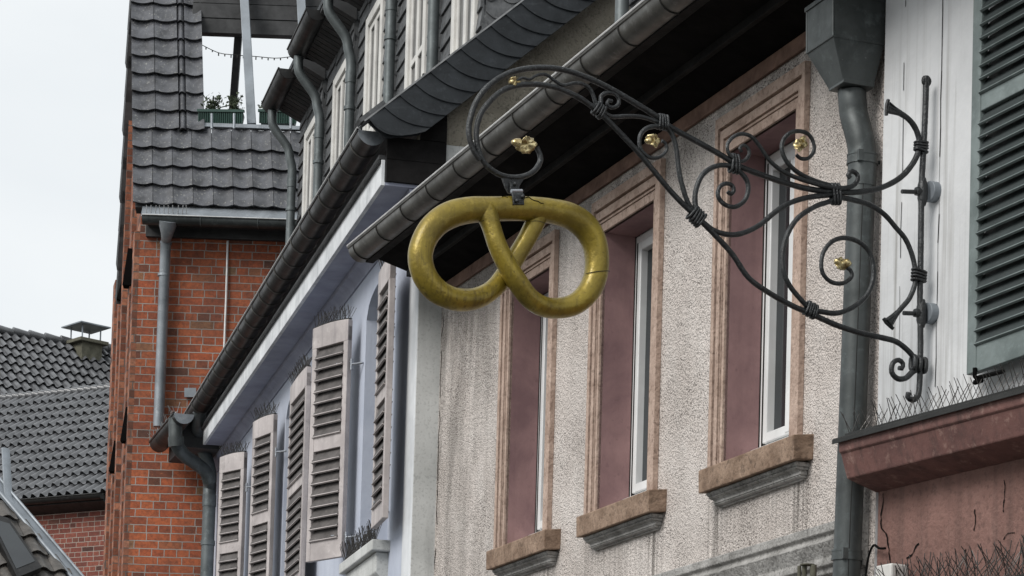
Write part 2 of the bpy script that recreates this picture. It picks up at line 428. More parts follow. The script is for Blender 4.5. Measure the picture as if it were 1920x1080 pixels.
# ================================================================== the iron bracket
def bp(px, py, s=0.0):
    """photo pixel -> point of the bracket's own vertical plane"""
    return onplane(px, py, WF.o + WF.d * s, WF.d)
bracket = thing('wrought_iron_bracket', 'black wrought iron sign bracket with curled scrolls and small gilded leaves', 'sign bracket', WF.P(0, 0, 0))
def bar(name, pts, rpx, taper=None, s=0.0, flare=None, seg=10, rough=.0):
    q = crom(pts, 5)
    P = [bp(x, y, s) for x, y in q]
    n = len(P); R = []
    for i, p in enumerate(P):
        r = rpx * (p.y / F)
        t = i / (n - 1)
        if taper:
            r *= lerp(taper[0], taper[1], t)
        r *= 1 + random.uniform(-.035, .035)
        if flare and t > flare[0]: r *= 1 + (flare[1] - 1) * ((t - flare[0]) / (1 - flare[0]))
        R.append(r)
    mb = MB(); mb.tube(P, R, seg); return build(name, mb, M['iron'], bracket, smooth=60)
A_up = [(900, 300), (889, 284), (881, 262), (879, 243), (882, 222), (893, 191), (913, 164), (940, 144), (971, 132), (1011, 127), (1051, 130), (1091, 142), (1136, 162), (1180, 187),
        (1229, 217), (1260, 240), (1304, 264), (1349, 289), (1387, 312), (1431, 329), (1476, 344), (1520, 355), (1569, 360), (1609, 360), (1649, 353), (1684, 336), (1707, 313),
        (1721, 287), (1723, 262), (1716, 240), (1702, 222), (1680, 208), (1667, 201)]
bar('top_bar', A_up, 5.6)
B_lo = [(1006, 276), (1012, 289), (1013, 302), (1004, 318), (987, 329), (962, 333), (936, 327), (913, 311), (900, 289), (894, 266), (894, 240), (902, 213), (918, 191), (940, 171),
        (967, 161), (998, 158), (1033, 162), (1060, 171), (1087, 184), (1113, 202), (1136, 222), (1171, 258), (1198, 287), (1224, 318), (1251, 351), (1278, 380), (1304, 404),
        (1331, 431), (1371, 474), (1403, 520), (1442, 549), (1487, 574), (1520, 588), (1564, 608), (1609, 623), (1653, 633), (1681, 641), (1703, 658), (1716, 674), (1723, 684)]
_cut = B_lo.index((1564, 608))
bar('lower_bar', B_lo, 5.4)
def scroll(pts, r, taper=(1, 1), s=0.0, flare=None):
    return bar('scroll', pts, r, taper, s, flare)
scroll([(967, 152), (980, 146), (993, 149), (1007, 141), (1024, 140), (1038, 150), (1056, 160), (1078, 156), (1096, 159), (1109, 171), (1118, 196), (1122, 206)], 3.2, (.8, 1.35))
scroll([(1122, 206), (1127, 191), (1127, 181), (1138, 174), (1153, 176), (1161, 187), (1158, 198), (1147, 202), (1139, 196), (1141, 188), (1148, 190)], 4.4, (1.05, .75))
scroll([(1122, 206), (1136, 213), (1149, 219), (1171, 218), (1202, 219), (1229, 227), (1242, 232)], 3.9)
scroll([(1240, 236), (1216, 239), (1202, 251), (1199, 269), (1204, 284), (1220, 296), (1238, 294), (1250, 282), (1248, 269), (1241, 264)], 4.3, (1.1, .75))
scroll([(1246, 236), (1257, 247), (1264, 262), (1269, 284), (1273, 320), (1280, 351), (1289, 378), (1304, 404)], 5.0)
scroll([(1306, 404), (1303, 373), (1307, 349), (1318, 327), (1338, 313), (1362, 310), (1384, 320), (1399, 336), (1403, 356), (1396, 376), (1378, 388), (1358, 383), (1346, 367), (1350, 350),
        (1362, 344), (1373, 348), (1376, 358), (1370, 364), (1364, 359)], 5.0, (1.1, .8))
scroll([(1391, 285), (1387, 278), (1394, 272), (1402, 277), (1405, 289), (1396, 301), (1382, 302), (1367, 289), (1364, 271), (1376, 256), (1393, 251), (1411, 258), (1427, 278), (1444, 302),
        (1467, 321), (1493, 333), (1524, 343), (1551, 350), (1578, 353), (1598, 349), (1608, 338), (1607, 327), (1598, 321), (1590, 328), (1594, 334)], 4.8, (.7, 1.0), s=-.012)
scroll([(1493, 290), (1501, 297), (1515, 297), (1526, 284), (1525, 267), (1516, 252), (1500, 246), (1482, 249), (1469, 262), (1466, 280), (1473, 300), (1489, 318), (1511, 332), (1538, 343), (1566, 350)], 4.8, (.75, 1.05), s=.012)
scroll([(1310, 410), (1322, 420), (1340, 433), (1367, 440), (1393, 437), (1424, 422), (1453, 398), (1480, 381), (1511, 371), (1540, 367), (1566, 365)], 5.2)
scroll([(1566, 370), (1580, 371), (1604, 376), (1631, 384), (1658, 402), (1680, 427), (1698, 449), (1710, 478), (1716, 506), (1716, 530), (1706, 558), (1690, 578), (1678, 592), (1670, 603)], 5.0, None)
scroll([(1566, 374), (1549, 380), (1529, 387), (1498, 407), (1478, 436), (1468, 471), (1469, 508), (1481, 536), (1501, 561), (1519, 580)], 5.0)
scroll([(1519, 581), (1537, 584), (1570, 587), (1603, 574), (1626, 552), (1637, 524), (1637, 497), (1629, 471), (1609, 453), (1582, 446), (1560, 453), (1545, 471), (1540, 491), (1543, 513), (1559, 529),
        (1581, 531), (1597, 519), (1594, 506), (1588, 502)], 5.0, (1.05, .8))
scroll([(1720, 690), (1709, 699), (1698, 709), (1683, 710), (1672, 698), (1674, 681), (1685, 675), (1693, 682), (1691, 691), (1685, 690)], 5.2, (1.15, .85))
# vertical wall bar with its upper eye and hooked foot
wb = [(1736, 143), (1736, 170), (1734, 230), (1731, 290), (1728, 350), (1727, 420), (1726, 500), (1725, 560), (1726, 640), (1725, 690), (1724, 722), (1721, 742), (1711, 750), (1702, 744), (1704, 737)]
bar('wall_bar', wb, 6.0, (1.0, .95))
mb = MB()
c = bp(1737, 152); k = c.y / F
mb.tube([c + (WF.n * math.cos(t) + Z * math.sin(t)) * (7 * k) * V((1, 1, 1)).x for t in [2 * math.pi * i / 14 for i in range(14)]], 4.2 * k, 7, closed=True)
build('bar_eye', mb, M['iron'], bracket, smooth=60)
# flared trumpet ends
def trumpet(pts, w0, w1):
    P = [bp(*p) for p in pts]; k = P[0].y / F; mb = MB()
    q = [P[0].lerp(P[1], t) for t in (0, .25, .5, .75, .93, 1.0)]
    mb.tube(q, [w0 * k, lerp(w0, w1, .2) * k, lerp(w0, w1, .45) * k, lerp(w0, w1, .75) * k, w1 * k, w1 * 1.12 * k], 12, flat=(WF.d, .55))
    e = P[1]; ax = (P[1] - P[0]).normalized(); pr = ax.cross(WF.d).normalized()
    mb.tube([e - pr * w1 * 1.25 * k, e - pr * w1 * .4 * k + ax * 1.5 * k, e + pr * w1 * .5 * k, e + pr * w1 * 1.3 * k - ax * 2 * k], 3.6 * k, 8)
    for j in (-.5, 0, .5):
        mb.tube([P[0].lerp(P[1], .3) + pr * j * w0 * k - WF.d * w0 * .5 * k, e + pr * j * w1 * 1.3 * k - WF.d * w1 * .58 * k], 1.4 * k, 5)
    build('flared_tip', mb, M['iron'], bracket, smooth=60)
trumpet([(1690, 213), (1663, 201)], 6, 12)
trumpet([(1683, 586), (1665, 607)], 5.5, 11)
# wound collars
def collar(px, py, ang, length, wid, nturn):
    c = bp(px, py); k = c.y / F
    ux, uy = math.cos(math.radians(ang)), math.sin(math.radians(ang))
    ax = (bp(px + ux * 10, py + uy * 10) - c).normalized(); pr = ax.cross(WF.d).normalized()
    mb = MB()
    for j in range(nturn):
        o = c + ax * ((j / (nturn - 1) - .5) * length * k)
        tilt = random.uniform(-.12, .12)
        pts = []
        for i in range(16):
            t = 2 * math.pi * i / 16
            x = math.copysign(abs(math.cos(t)) ** .6, math.cos(t)); y = math.copysign(abs(math.sin(t)) ** .6, math.sin(t))
            pts.append(o + pr * (x * wid * k) + WF.d * (y * 7.2 * k) + ax * (x * tilt * wid * k))
        mb.tube(pts, length / nturn * .62 * k, 7, closed=True)
    build('collar', mb, M['iron'], bracket, smooth=60)
collar(1123, 207, 38, 17, 12, 4); collar(1242, 229, 10, 17, 13, 4); collar(1306, 406, -45 + 88, 24, 15, 5); collar(1377, 307, 12, 14, 17, 3)
collar(1566, 364, 2, 14, 19, 3); collar(1727, 275, 92, 16, 13, 4); collar(1520, 581, 28, 20, 13, 5); collar(1723, 517, 94, 18, 14, 4)
collar(1722, 683, 15, 24, 12, 3)
# bolts to the wall with round spacers
for (py, x0, x1, d0, d1) in ((359, 1691, 1730, 1741, 1755), (587, 1694, 1728, 1736, 1752)):
    mb = MB(); a, b = bp(x0, py), bp(x1 - 10, py + 1); k = a.y / F
    mb.cyl(a, b, 4.2 * k, 10); bo = build('wall_bolt', mb, M['iron'], bracket, smooth=50)
    mb = MB(); c = bp(x1 - 8, py); ax = WF.n
    mb.tube([c + ax * 6 * k, c - ax * 6 * k], 8.5 * k, 6); build('nut', mb, M['iron'], bo, smooth=20)
    mb = MB(); c = bp(x1, py); mb.tube([c + Z * 26 * k, c + Z * 12 * k, c - Z * 14 * k, c - Z * 28 * k], [6 * k, 10 * k, 10 * k, 6 * k], 8); build('boss', mb, M['iron'], bo, smooth=50)
    mb = MB(); mb.tube([bp(d0, py), bp(d1, py + 2)], 20 * k, 20); build('spacer_disc', mb, M['steel'], bo, smooth=40, bevel=.002)
# gilded leaves
def leafshape(mb, c, ux, uy, w, size, lobes=5, seed=0):
    rnd = random.Random(seed); n = 26; rings = []
    ctr = mb.add([c + w * size * .12])[0]
    for fr_ in (.4, .75, 1.0):
        ring = []
        for i in range(n):
            t = 2 * math.pi * i / n
            r = size * fr_ * (.86 + .10 * math.cos(lobes * t + seed) * fr_ + .10 * math.sin(2 * t + seed * 2) + rnd.uniform(-.12, .12))
            h = size * (.30 * math.sin(2.0 * t + seed) * fr_ + .22 * math.cos(lobes * t) * fr_ + rnd.uniform(-.12, .12))
            ring.append(c + ux * math.cos(t) * r + uy * math.sin(t) * r * .85 + w * h)
        rings.append(mb.add(ring))
    for i in range(n): mb.face([ctr, rings[0][i], rings[0][(i + 1) % n]])
    for a, b in zip(rings, rings[1:]):
        for i in range(n): mb.face([a[i], b[i], b[(i + 1) % n], a[(i + 1) % n]])
for i, (px, py, sz, tip) in enumerate([(988, 271, 23, (960, 266)), (966, 152, 13, (955, 155)), (1226, 264, 17, (1210, 264)), (1500, 273, 17, (1508, 256)), (1578, 495, 18, (1565, 488))]):
    mb = MB(); c = bp(px, py, -.004); k = c.y / F
    ux = (bp(px + 10, py) - bp(px, py)).normalized(); uy = Z
    leafshape(mb, c, ux, uy, -WF.d, sz * k, 3, i + 3)
    t = bp(*tip, -.004); mb.tube([c.lerp(t, .5), c.lerp(t, .8), t], [sz * .38 * k, sz * .30 * k, sz * .12 * k], 7)
    o = build('gilded_leaf', mb, M['gilt'], bracket, smooth=70)
    s = o.modifiers.new('thick', 'SOLIDIFY'); s.thickness = .003; s.offset = 0

# ================================================================== the pretzel
pretz = thing('pretzel_sign', 'golden pretzel shop sign hanging on a riveted strap from the bracket tip', 'shop sign', bp(955, 480))
pz = [(911, 394, 22, -.15), (913, 410, 20.5, -.4), (917, 428, 18.5, -.6), (927, 466, 18.5, -.9), (944, 502, 19.5, -1.0), (963, 533, 20, -1.0), (986, 560, 19.5, -.7), (1014, 575, 19.5, -.3), (1044, 578, 19.5, 0), (1076, 571, 20.5, 0),
      (1102, 549, 22, 0), (1116, 519, 23, 0), (1119, 485, 23.5, 0), (1113, 452, 24.5, 0), (1096, 424, 25.5, 0), (1068, 405, 25, 0), (1034, 396, 23.5, 0), (1000, 392, 23, 0), (960, 391, 23, 0),
      (920, 392, 23.5, 0), (880, 394, 25, 0), (846, 402, 25.5, 0), (817, 420, 25, 0), (797, 447, 24, 0), (788, 480, 24, 0), (795, 514, 24, 0), (815, 542, 23.5, 0), (842, 558, 22.5, .0), (872, 562, 21.5, .2), (901, 556, 20, .5),
      (928, 541, 18.5, .8), (951, 517, 19, 1.0), (972, 482, 18.5, .9), (990, 450, 18, .6), (1001, 427, 18.5, .4), (1009, 410, 18.5, .25), (1013, 394, 22, .1)]
q = crom(pz, 5)
P, R = [], []
for x, y, r, off in q:
    p = bp(x, y); k = p.y / F
    P.append(p + WF.d * (off * 17 * k)); R.append(r * k * 1.0)
mb = MB(); mb.tube(P, R, 24)
build('pretzel', mb, M['gold'], pretz, smooth=80)
k = bp(960, 400).y / F
# crack in the gilding beside the strap, and joint lines on the arms
def ridge(name, pts, lift, r, mat, par):
    mb = MB(); mb.tube([bp(x, y) - WF.d * (lift * k) for x, y in crom(pts, 4)], r * k, 5); return build(name, mb, mat, par)
def tubeline(name, pts, mat, r=.9, rr=23, yc=391, xc=0, ex=0):
    mb = MB(); P = []
    for x, y in crom(pts, 3): 
        l = math.sqrt(max(4, rr * rr - ((y - yc) if yc else (x - xc)) ** 2)) + ex; P.append(bp(x, y) - WF.d * (l * k))
    mb.tube(P, r * k, 5); return build(name, mb, mat, pretz)
tubeline('gilding_crack', [(974, 377), (980, 374), (985, 373), (988, 378), (993, 381), (1000, 383), (1003, 386), (1009, 387)], M['black'])
tubeline('gilding_crack', [(936, 372), (941, 371), (945, 374)], M['black'], .7)
tubeline('joint_line', [(898, 418), (908, 416), (918, 416), (930, 419)], M['seam'], .8, 17.6, 0, 914, 7)
tubeline('joint_line', [(990, 418), (1000, 417), (1010, 419), (1022, 421)], M['seam'], .8, 17.6, 0, 1006, -5)
tubeline('joint_line', [(1095, 515), (1110, 514), (1125, 513), (1139, 511)], M['seam'], .7, 23.3, 0, 1117, .6)
hang = None
mb = MB()
pts = [(942, 333), (984, 333), (974, 350), (968, 362), (954, 362), (948, 350)]
mb.prism([bp(x, y, -.006) for x, y in pts], WF.d * .012)
hang = build('hanger_plate', mb, M['iron'], pretz, bevel=.0015)
mb = MB()
prof = [(343, -9), (352, -10), (362, -10), (366, -22), (372, -25), (382, -26), (390, -26)]
for j in range(len(prof) - 1):
    y0, l0 = prof[j]; y1, l1 = prof[j + 1]
    w0, w1 = (8.5 if y0 < 364 else 10), (8.5 if y1 < 364 else 10.5)
    mb.loft([bp(961 - w0, y0) + WF.d * l0 * k, bp(961 + w0, y0) + WF.d * l0 * k, bp(961 + w0, y0) + WF.d * (l0 + 5) * k, bp(961 - w0, y0) + WF.d * (l0 + 5) * k],
            [bp(961.5 - w1, y1) + WF.d * l1 * k, bp(961.5 + w1, y1) + WF.d * l1 * k, bp(961.5 + w1, y1) + WF.d * (l1 + 5) * k, bp(961.5 - w1, y1) + WF.d * (l1 + 5) * k])
strap = build('hanger_strap', mb, M['iron'], pretz, bevel=.001)
mb = MB(); mb.tube([bp(951, 363) + WF.d * -18 * k, bp(971, 363) + WF.d * -18 * k], 4 * k, 8); build('hinge_pin', mb, M['hinge'], strap)
for (x, y, l) in ((960.5, 348, -10), (957, 384, -27), (968, 376, -27)):
    mb = MB(); c = bp(x, y) + WF.d * l * k; mb.tube([c, c - WF.d * 4 * k, c - WF.d * 6 * k], [4 * k, 3.6 * k, 1.5 * k], 10); build('rivet', mb, M['iron'], strap, smooth=60)

# ================================================================== roughcast house (the wall with three windows)
def avg(*a): return sum(a) / len(a)
pink = thing('plastered_house', 'speckled pinkish roughcast house with three tall windows in brown stone surrounds', 'house', PF.P(3, 0, 0))
zTop = avg(PF.uv(1345, 226, .025)[1], PF.uv(1112.6, 380, .025)[1], PF.uv(1517, 112, .025)[1])
zSill = avg(PF.uv(1310, 883, .10)[1], PF.uv(1081, 968, .10)[1], PF.uv(912, 1035.5, .10)[1], PF.uv(1489, 813, .10)[1])
zSillB = avg(PF.uv(1312, 928, .10)[1], PF.uv(1081, 1006, .10)[1], PF.uv(912, 1071, .10)[1], PF.uv(1488, 858, .10)[1])
zEave = avg(PF.uv(1300, 202, .02)[1], PF.uv(1506, 60, .02)[1], PF.uv(1070, 369, .02)[1])
zEave2 = zEave - .075
wins = []
for (xl, yl, xl2, yl2, xr, yr, xr2, yr2) in ((1345, 300, 1328, 880, 1518, 160, 1508, 800), (1113, 400, 1097, 955, 1243, 500, 1235, 905), (942, 620, 926, 1020, 1048, 560, 1033, 985)):
    sl_ = avg(PF.uv(xl, yl, .02)[0], PF.uv(xl2, yl2, .02)[0]); sr_ = avg(PF.uv(xr, yr, .0)[0], PF.uv(xr2, yr2, .0)[0])
    wins.append((sr_, sl_))      # near edge, far edge
FW = .115; FT = .185
holes = [(a + FW, b - FW, zSill - .01, zTop - FT) for a, b in wins]

def roughcast_house_mat():
    m, nt, b = _mat('roughcast_wall')
    co = coords(nt); uvn = N(nt, 'ShaderNodeTexCoord'); sp = N(nt, 'ShaderNodeSeparateXYZ'); nt.links.new(uvn.outputs['UV'], sp.inputs[0])
    U, Vv = sp.outputs[0], sp.outputs[1]; u0 = PF.o.dot(PF.d)
    def rng(x, a, c, lo=0.0, hi=1.0):
        r = N(nt, 'ShaderNodeMapRange', interpolation_type='SMOOTHSTEP'); nt.links.new(x, r.inputs[0])
        for k, v in ((1, a), (2, c), (3, lo), (4, hi)): r.inputs[k].default_value = v
        return r.outputs[0]
    n1 = noise(nt, co, 1.4, 6, .62, .3); n2 = noise(nt, co, 5.5, 6, .65)
    c = mix(nt, ramp(nt, n1, [(.34, 0), (.66, 1)]), (.61, .55, .51), (.76, .70, .66))
    c = mix(nt, math_(nt, 'MULTIPLY', ramp(nt, n2, [(.5, 0), (.72, 1)]), .35), c, (.83, .79, .75))
    st = noise(nt, coords(nt, (2.6, 2.6, .5)), 1.9, 7, .72, .5)
    st2 = noise(nt, coords(nt, (22, 22, .6)), 1.4, 4, .6)
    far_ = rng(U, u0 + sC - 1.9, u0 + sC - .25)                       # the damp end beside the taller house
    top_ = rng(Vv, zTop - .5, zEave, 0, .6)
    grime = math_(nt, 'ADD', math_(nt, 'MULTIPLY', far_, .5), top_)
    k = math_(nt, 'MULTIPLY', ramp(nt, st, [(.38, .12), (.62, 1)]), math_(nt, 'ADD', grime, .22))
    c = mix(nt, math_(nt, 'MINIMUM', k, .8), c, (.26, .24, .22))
    tot = None
    for a, b_ in wins:                                                # run-off below each sill
        for (x0, x1, ln, am) in ((a - .10, a + .12, .9, .75), (b_ - .12, b_ + .08, .8, .65), (a, b_, .45, .35)):
            q = math_(nt, 'MULTIPLY', rng(U, u0 + x0, u0 + x0 + .06), rng(U, u0 + x1 - .06, u0 + x1, 1, 0))
            q = math_(nt, 'MULTIPLY', q, rng(Vv, zSill - .25 - ln, zSill - .2)); q = math_(nt, 'MULTIPLY', q, rng(Vv, zSill - .1, zSill, am, 0))
            tot = q if tot is None else math_(nt, 'ADD', tot, q)
    k2 = math_(nt, 'MULTIPLY', tot, ramp(nt, st2, [(.40, 0), (.62, 1)]))
    c = mix(nt, k2, c, (.17, .155, .14))
    ns = noise(nt, co, 120, 2, .5); nb_ = noise(nt, co, 52, 2, .5)
    nd = noise(nt, co, 2.6, 5, .65)
    am = math_(nt, 'ADD', math_(nt, 'MULTIPLY', ramp(nt, nd, [(.38, .2), (.62, 1)]), .8), math_(nt, 'MULTIPLY', grime, .35))
    c = mix(nt, math_(nt, 'MINIMUM', math_(nt, 'MULTIPLY', ramp(nt, ns, [(.39, 1), (.465, 0)]), am), .92), c, (.085, .07, .062))
    c = mix(nt, math_(nt, 'MULTIPLY', ramp(nt, nb_, [(.27, 1), (.34, 0)]), math_(nt, 'MULTIPLY', am, .8)), c, (.07, .058, .05))
    nt.links.new(c, b.inputs['Base Color']); b.inputs['Roughness'].default_value = .95; b.inputs['Specular IOR Level'].default_value = .2
    h = math_(nt, 'ADD', math_(nt, 'MULTIPLY', ns, 1.2), math_(nt, 'ADD', math_(nt, 'MULTIPLY', nb_, .9), math_(nt, 'MULTIPLY', n2, 1.5)))
    bump(nt, b, h, 1.0, .014)
    return m
M['rcwall'] = roughcast_house_mat()
mb = MB()
sA = -.02
wall_holes(mb, PF, sA, sC, .0, zEave, 0, [h for h in holes])

mb.poly([PF.P(sA, 0, 0), PF.P(sA, -.4, 0), PF.P(sA, -.4, zEave), PF.P(sA, 0, zEave)])
mb.poly([PF.P(sC, -.4, 0), PF.P(sC, 0, 0), PF.P(sC, 0, zEave), PF.P(sC, -.4, zEave)])
mb.poly([PF.P(sA, -.4, 0), PF.P(sC, -.4, 0), PF.P(sC, -.4, zEave), PF.P(sA, -.4, zEave)])
mb.cur = 2   # jagged settlement crack beside the blue house
z = zEave - .2; s = sC - .035; pts = []
while z > 2.2:
    pts.append((s + random.uniform(-.02, .02), z)); z -= random.uniform(.03, .12)
for k in range(len(pts) - 1):
    if random.random() < .22: continue
    (s0, z0), (s1, z1) = pts[k], pts[k + 1]; wd = random.uniform(.002, .006)
    mb.poly([PF.P(s0 - wd, .003, z0), PF.P(s0 + wd, .003, z0), PF.P(s1 + wd, .003, z1), PF.P(s1 - wd, .003, z1)][::-1])
build('wall', mb, [M['rcwall'], M['dirtycast'], M['black']], pink, smooth=0)
# brown strip under the eaves
mb = MB(); mb.fbox(PF, sA, sC, .001, .022, zEave2, zEave); build('eave_trim', mb, M['browntrim'], pink, bevel=.004)
for wi, (a, b) in enumerate(wins):
    h0, h1, z0, z1 = holes[wi]
    REV = .19
    # white frame set deep in the reveal
    mb = MB()
    def ring(s0, s1, za, zb, n0, n1, w, bot=True):
        mb.fbox(PF, s0, s0 + w, n0, n1, za, zb); mb.fbox(PF, s1 - w, s1, n0, n1, za, zb)
        mb.fbox(PF, s0 + w, s1 - w, n0, n1, zb - w, zb)
        if bot: mb.fbox(PF, s0 + w, s1 - w, n0, n1, za, za + w)
    ring(h0 + .002, h1 - .002, z0 + .10, z1 - .002, -REV - .05, -REV, .045)
    ring(h0 + .047, h1 - .047, z0 + .145, z1 - .047, -REV - .04, -REV + .012, .05)
    mid = (h0 + h1) / 2
    mb.fbox(PF, mid - .055, mid + .055, -REV - .04, -REV + .016, z0 + .155, z1 - .097)
    wn = build('window', mb, M['pvc'], pink, bevel=.006)
    mb = MB(); mb.fbox(PF, h1 - .0025, h1 - .0005, -REV - .01, -REV + .004, z0 + .07, z1); mb.fbox(PF, h1 - .062, h1 - .050, -REV - .03, -REV + .0145, z0 + .11, z1 - .05); build('seal_gap', mb, M['seam'], wn, smooth=0)
    mb = MB(); mb.poly([PF.P(h0 + .05, -REV - .03, z0 + .1), PF.P(h0 + .05, -REV - .03, z1 - .05), PF.P(h1 - .05, -REV - .03, z1 - .05), PF.P(h1 - .05, -REV - .03, z0 + .1)])
    build('pane', mb, M['glass'], wn, smooth=0)
    mb = MB(); mb.fbox(PF, h1 - .24, h1 - .07, -REV - .20, -REV - .16, z0 + .05, z1); mb.fbox(PF, h0 + .07, h0 + .17, -REV - .20, -REV - .16, z0 + .05, z1)
    build('curtain', mb, M['curtain'], wn)
    mb = MB()   # white metal inner sill with rolled nose
    prof = [PF.n * x + Z * y for x, y in ((-.20, .0), (-.20, .115), (-.15, .11), (-.115, .09), (-.10, .06), (-.105, .03), (-.12, 0))]
    mb.sweep(prof, PF.P(h0 + .004, 0, z0 + .012), PF.P(h1 - .004, 0, z0 + .012)); build('inner_sill', mb, M['pvc'], wn, smooth=50)
    mb = MB()   # painted reveal
    P = PF.P; q0, q1 = h0, h1
    mb.poly([P(q1, 0, z0), P(q1, -REV, z0), P(q1, -REV, z1), P(q1, 0, z1)][::-1])
    mb.poly([P(q0, 0, z0), P(q0, -REV, z0), P(q0, -REV, z1), P(q0, 0, z1)])
    mb.poly([P(q0, 0, z1), P(q0, -REV, z1), P(q1, -REV, z1), P(q1, 0, z1)])
    for q in ((P(q1 + .02, 0, z0), P(q1 + .02, -.4, z0), P(q1 + .02, -.4, z1), P(q1 + .02, 0, z1)),): pass
    mb.poly([P(q0, -.02, z0 + .004), P(q1, -.02, z0 + .004), P(q1, -REV, z0 + .01), P(q0, -REV, z0 + .01)])
    mb.poly([P(q0, -REV - .22, z0), P(q1, -REV - .22, z0), P(q1, -REV - .22, z1), P(q0, -REV - .22, z1)])
    build('reveal', mb, M['mauve'], wn, smooth=0)
    mb = MB()   # stepped stone surround: outer fillet, hollow, inner bead
    def sring(o, wj, wt, n0, n1):
        s0, s1 = a + o[0], b - o[0]; zt = zTop - o[1]
        mb.fbox(PF, s0, s0 + wj, n0, n1, zSill - .005, zt); mb.fbox(PF, s1 - wj, s1, n0, n1, zSill - .005, zt)
        mb.fbox(PF, s0 + wj, s1 - wj, n0, n1, zt - wt, zt)
    sring((0, 0), .032, .055, .001, .032)
    sring((.034, .057), .008, .012, .001, .010)
    sring((.042, .069), .034, .045, .001, .024)
    sring((.076, .114), .006, .010, .001, .009)
    sring((.082, .124), .006, .010, .001, .017)
    sring((.088, .134), .004, .006, .001, .008)
    sring((.092, .140), .023, .045, -.015, .013)
    build('stone_surround', mb, M['sandstone'], wn, smooth=0, bevel=.003)
    mb = MB()   # sill block
    e0, e1 = avg(PF.uv((1489, 1217, 1021)[wi], (813, 919, 993)[wi], .10)[0]), PF.uv((1310, 1081, 912)[wi], (883, 968, 1035.5)[wi], .10)[0]
    prof = [PF.n * x + Z * y for x, y in ((0, zSillB + .01 - zSill), (.10, zSillB - zSill), (.103, -.004), (.098, 0), (0, .012), (-.1, .012), (-.1, -.08), (0, -.08))]
    A_ = PF.P(e0, 0, zSill); B_ = PF.P(e1, 0, zSill)
    mb.sweep(prof, A_, B_); build('stone_sill', mb, M['sillstone'], wn, smooth=0, bevel=.005)
    mb = MB()   # moulding under the sill, stepping inward at its ends
    H = zSillB - zSill
    for (zz0, zz1, nn, ins, bul) in ((0, .030, .072, .03, 0), (.030, .052, .056, .04, .010), (.052, .085, .050, .05, -.012), (.085, .105, .032, .058, .008), (.105, .118, .018, .065, 0)):
        zz0 *= .62; zz1 *= .62
        pr = [(0.001, -zz0), (nn, -zz0), (nn + bul, -(zz0 * .6 + zz1 * .4)), (nn * .9 + bul * .6, -(zz0 * .2 + zz1 * .8)), (nn * .82, -zz1), (0.001, -zz1)]
        mb.sweep([PF.n * x + Z * (y + H) for x, y in pr][::-1], PF.P(e0 + ins, 0, zSill), PF.P(e1 - ins, 0, zSill))
    build('sill_moulding', mb, M['greystone'], wn, smooth=0, bevel=.004)
# belt course
zBelt = avg(PF.uv(1320, 1047, .05)[1], PF.uv(1559, 977, .05)[1]); print('belt', zBelt)
mb = MB()
pr = [(.001, .0), (.035, -.004), (.07, -.012), (.07, -.05), (.052, -.062), (.055, -.075), (.075, -.09), (.060, -.12), (.045, -.155), (.05, -.17), (.05, -.19), (.03, -.20), (.03, -.225), (.001, -.235)]
mb.sweep([PF.n * x + Z * (zBelt + y) for x, y in pr][::-1], PF.P(.10, 0, 0), PF.P(sC, 0, 0))
build('belt_course', mb, M['greystone'], pink, smooth=25, bevel=.004)
# roof edge: soffit boards, beam, gutter
gn, gz = PF.cs(655, 463, sC)             # outer lip at the far end
gi, gzi = PF.cs(716, 487, sC)
GR = .085; gc = gn - GR
sG = -3.0
mb = MB()
zs_in = zEave + .002
mb.loft([PF.P(sG, -.02, zEave + .001), PF.P(sG, gc - .02, gz - .03), PF.P(sG, gc - .02, gz + .01), PF.P(sG, -.02, zEave + .12)],
        [PF.P(sC + .0, -.02, zEave + .001), PF.P(sC, gc - .02, gz - .03), PF.P(sC, gc - .02, gz + .01), PF.P(sC, -.02, zEave + .12)])
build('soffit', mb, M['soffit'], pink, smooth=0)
mb = MB(); zz = lerp(zEave, gz - .03, .42)
mb.fbox(PF, sG, sC - .01, gc * .40, gc * .40 + .03, zz - .03, zz + .05); zz = lerp(zEave, gz - .03, .8)
mb.fbox(PF, sG, sC - .01, gc - .075, gc - .022, gz - .09, gz - .0)
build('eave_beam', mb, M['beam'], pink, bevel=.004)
mb = MB(); half_round(mb, PF.P(sG, gc, gz), PF.P(sC + .02, gc, gz), PF.n, GR, bead=.009)
gt = build('rain_gutter', mb, M['gutter'], pink)
gutter_seams(gt, M['seam'], PF.P(sC + .02, gc, gz), PF.P(sG + 2, gc, gz), PF.n, GR, .46, start=.10, rr=.005)
mb = MB(); mb.tube([PF.P(sG, gn + .008, gz + .010), PF.P(sC + .02, gn + .008, gz + .010)], .006, 6); build('rim_glint', mb, M['lip'], gt)  # sky reflection along the bead, painted as a pale line
mb = MB()
for k in range(9): # end cap
    pass
mb.prism([PF.P(sC + .02, gc + math.cos(math.pi * k / 10) * GR, gz - math.sin(math.pi * k / 10) * GR) for k in range(11)], PF.d * .004); build('end_cap', mb, M['gutter'], gt)
# roof slab above (hidden from below by its gutter)
rp = math.tan(math.radians(33))
mb = MB()
mb.loft([PF.P(sG, gc - .01, gz + .012), PF.P(sG, -4, gz + .012 + (gc + 4) * rp), PF.P(sG, -4, gz + .14 + (gc + 4) * rp), PF.P(sG, gc - .01, gz + .06)],
        [PF.P(sC, gc - .01, gz + .012), PF.P(sC, -4, gz + .012 + (gc + 4) * rp), PF.P(sC, -4, gz + .14 + (gc + 4) * rp), PF.P(sC, gc - .01, gz + .06)])
build('roof', mb, M['clay'], pink, smooth=0)
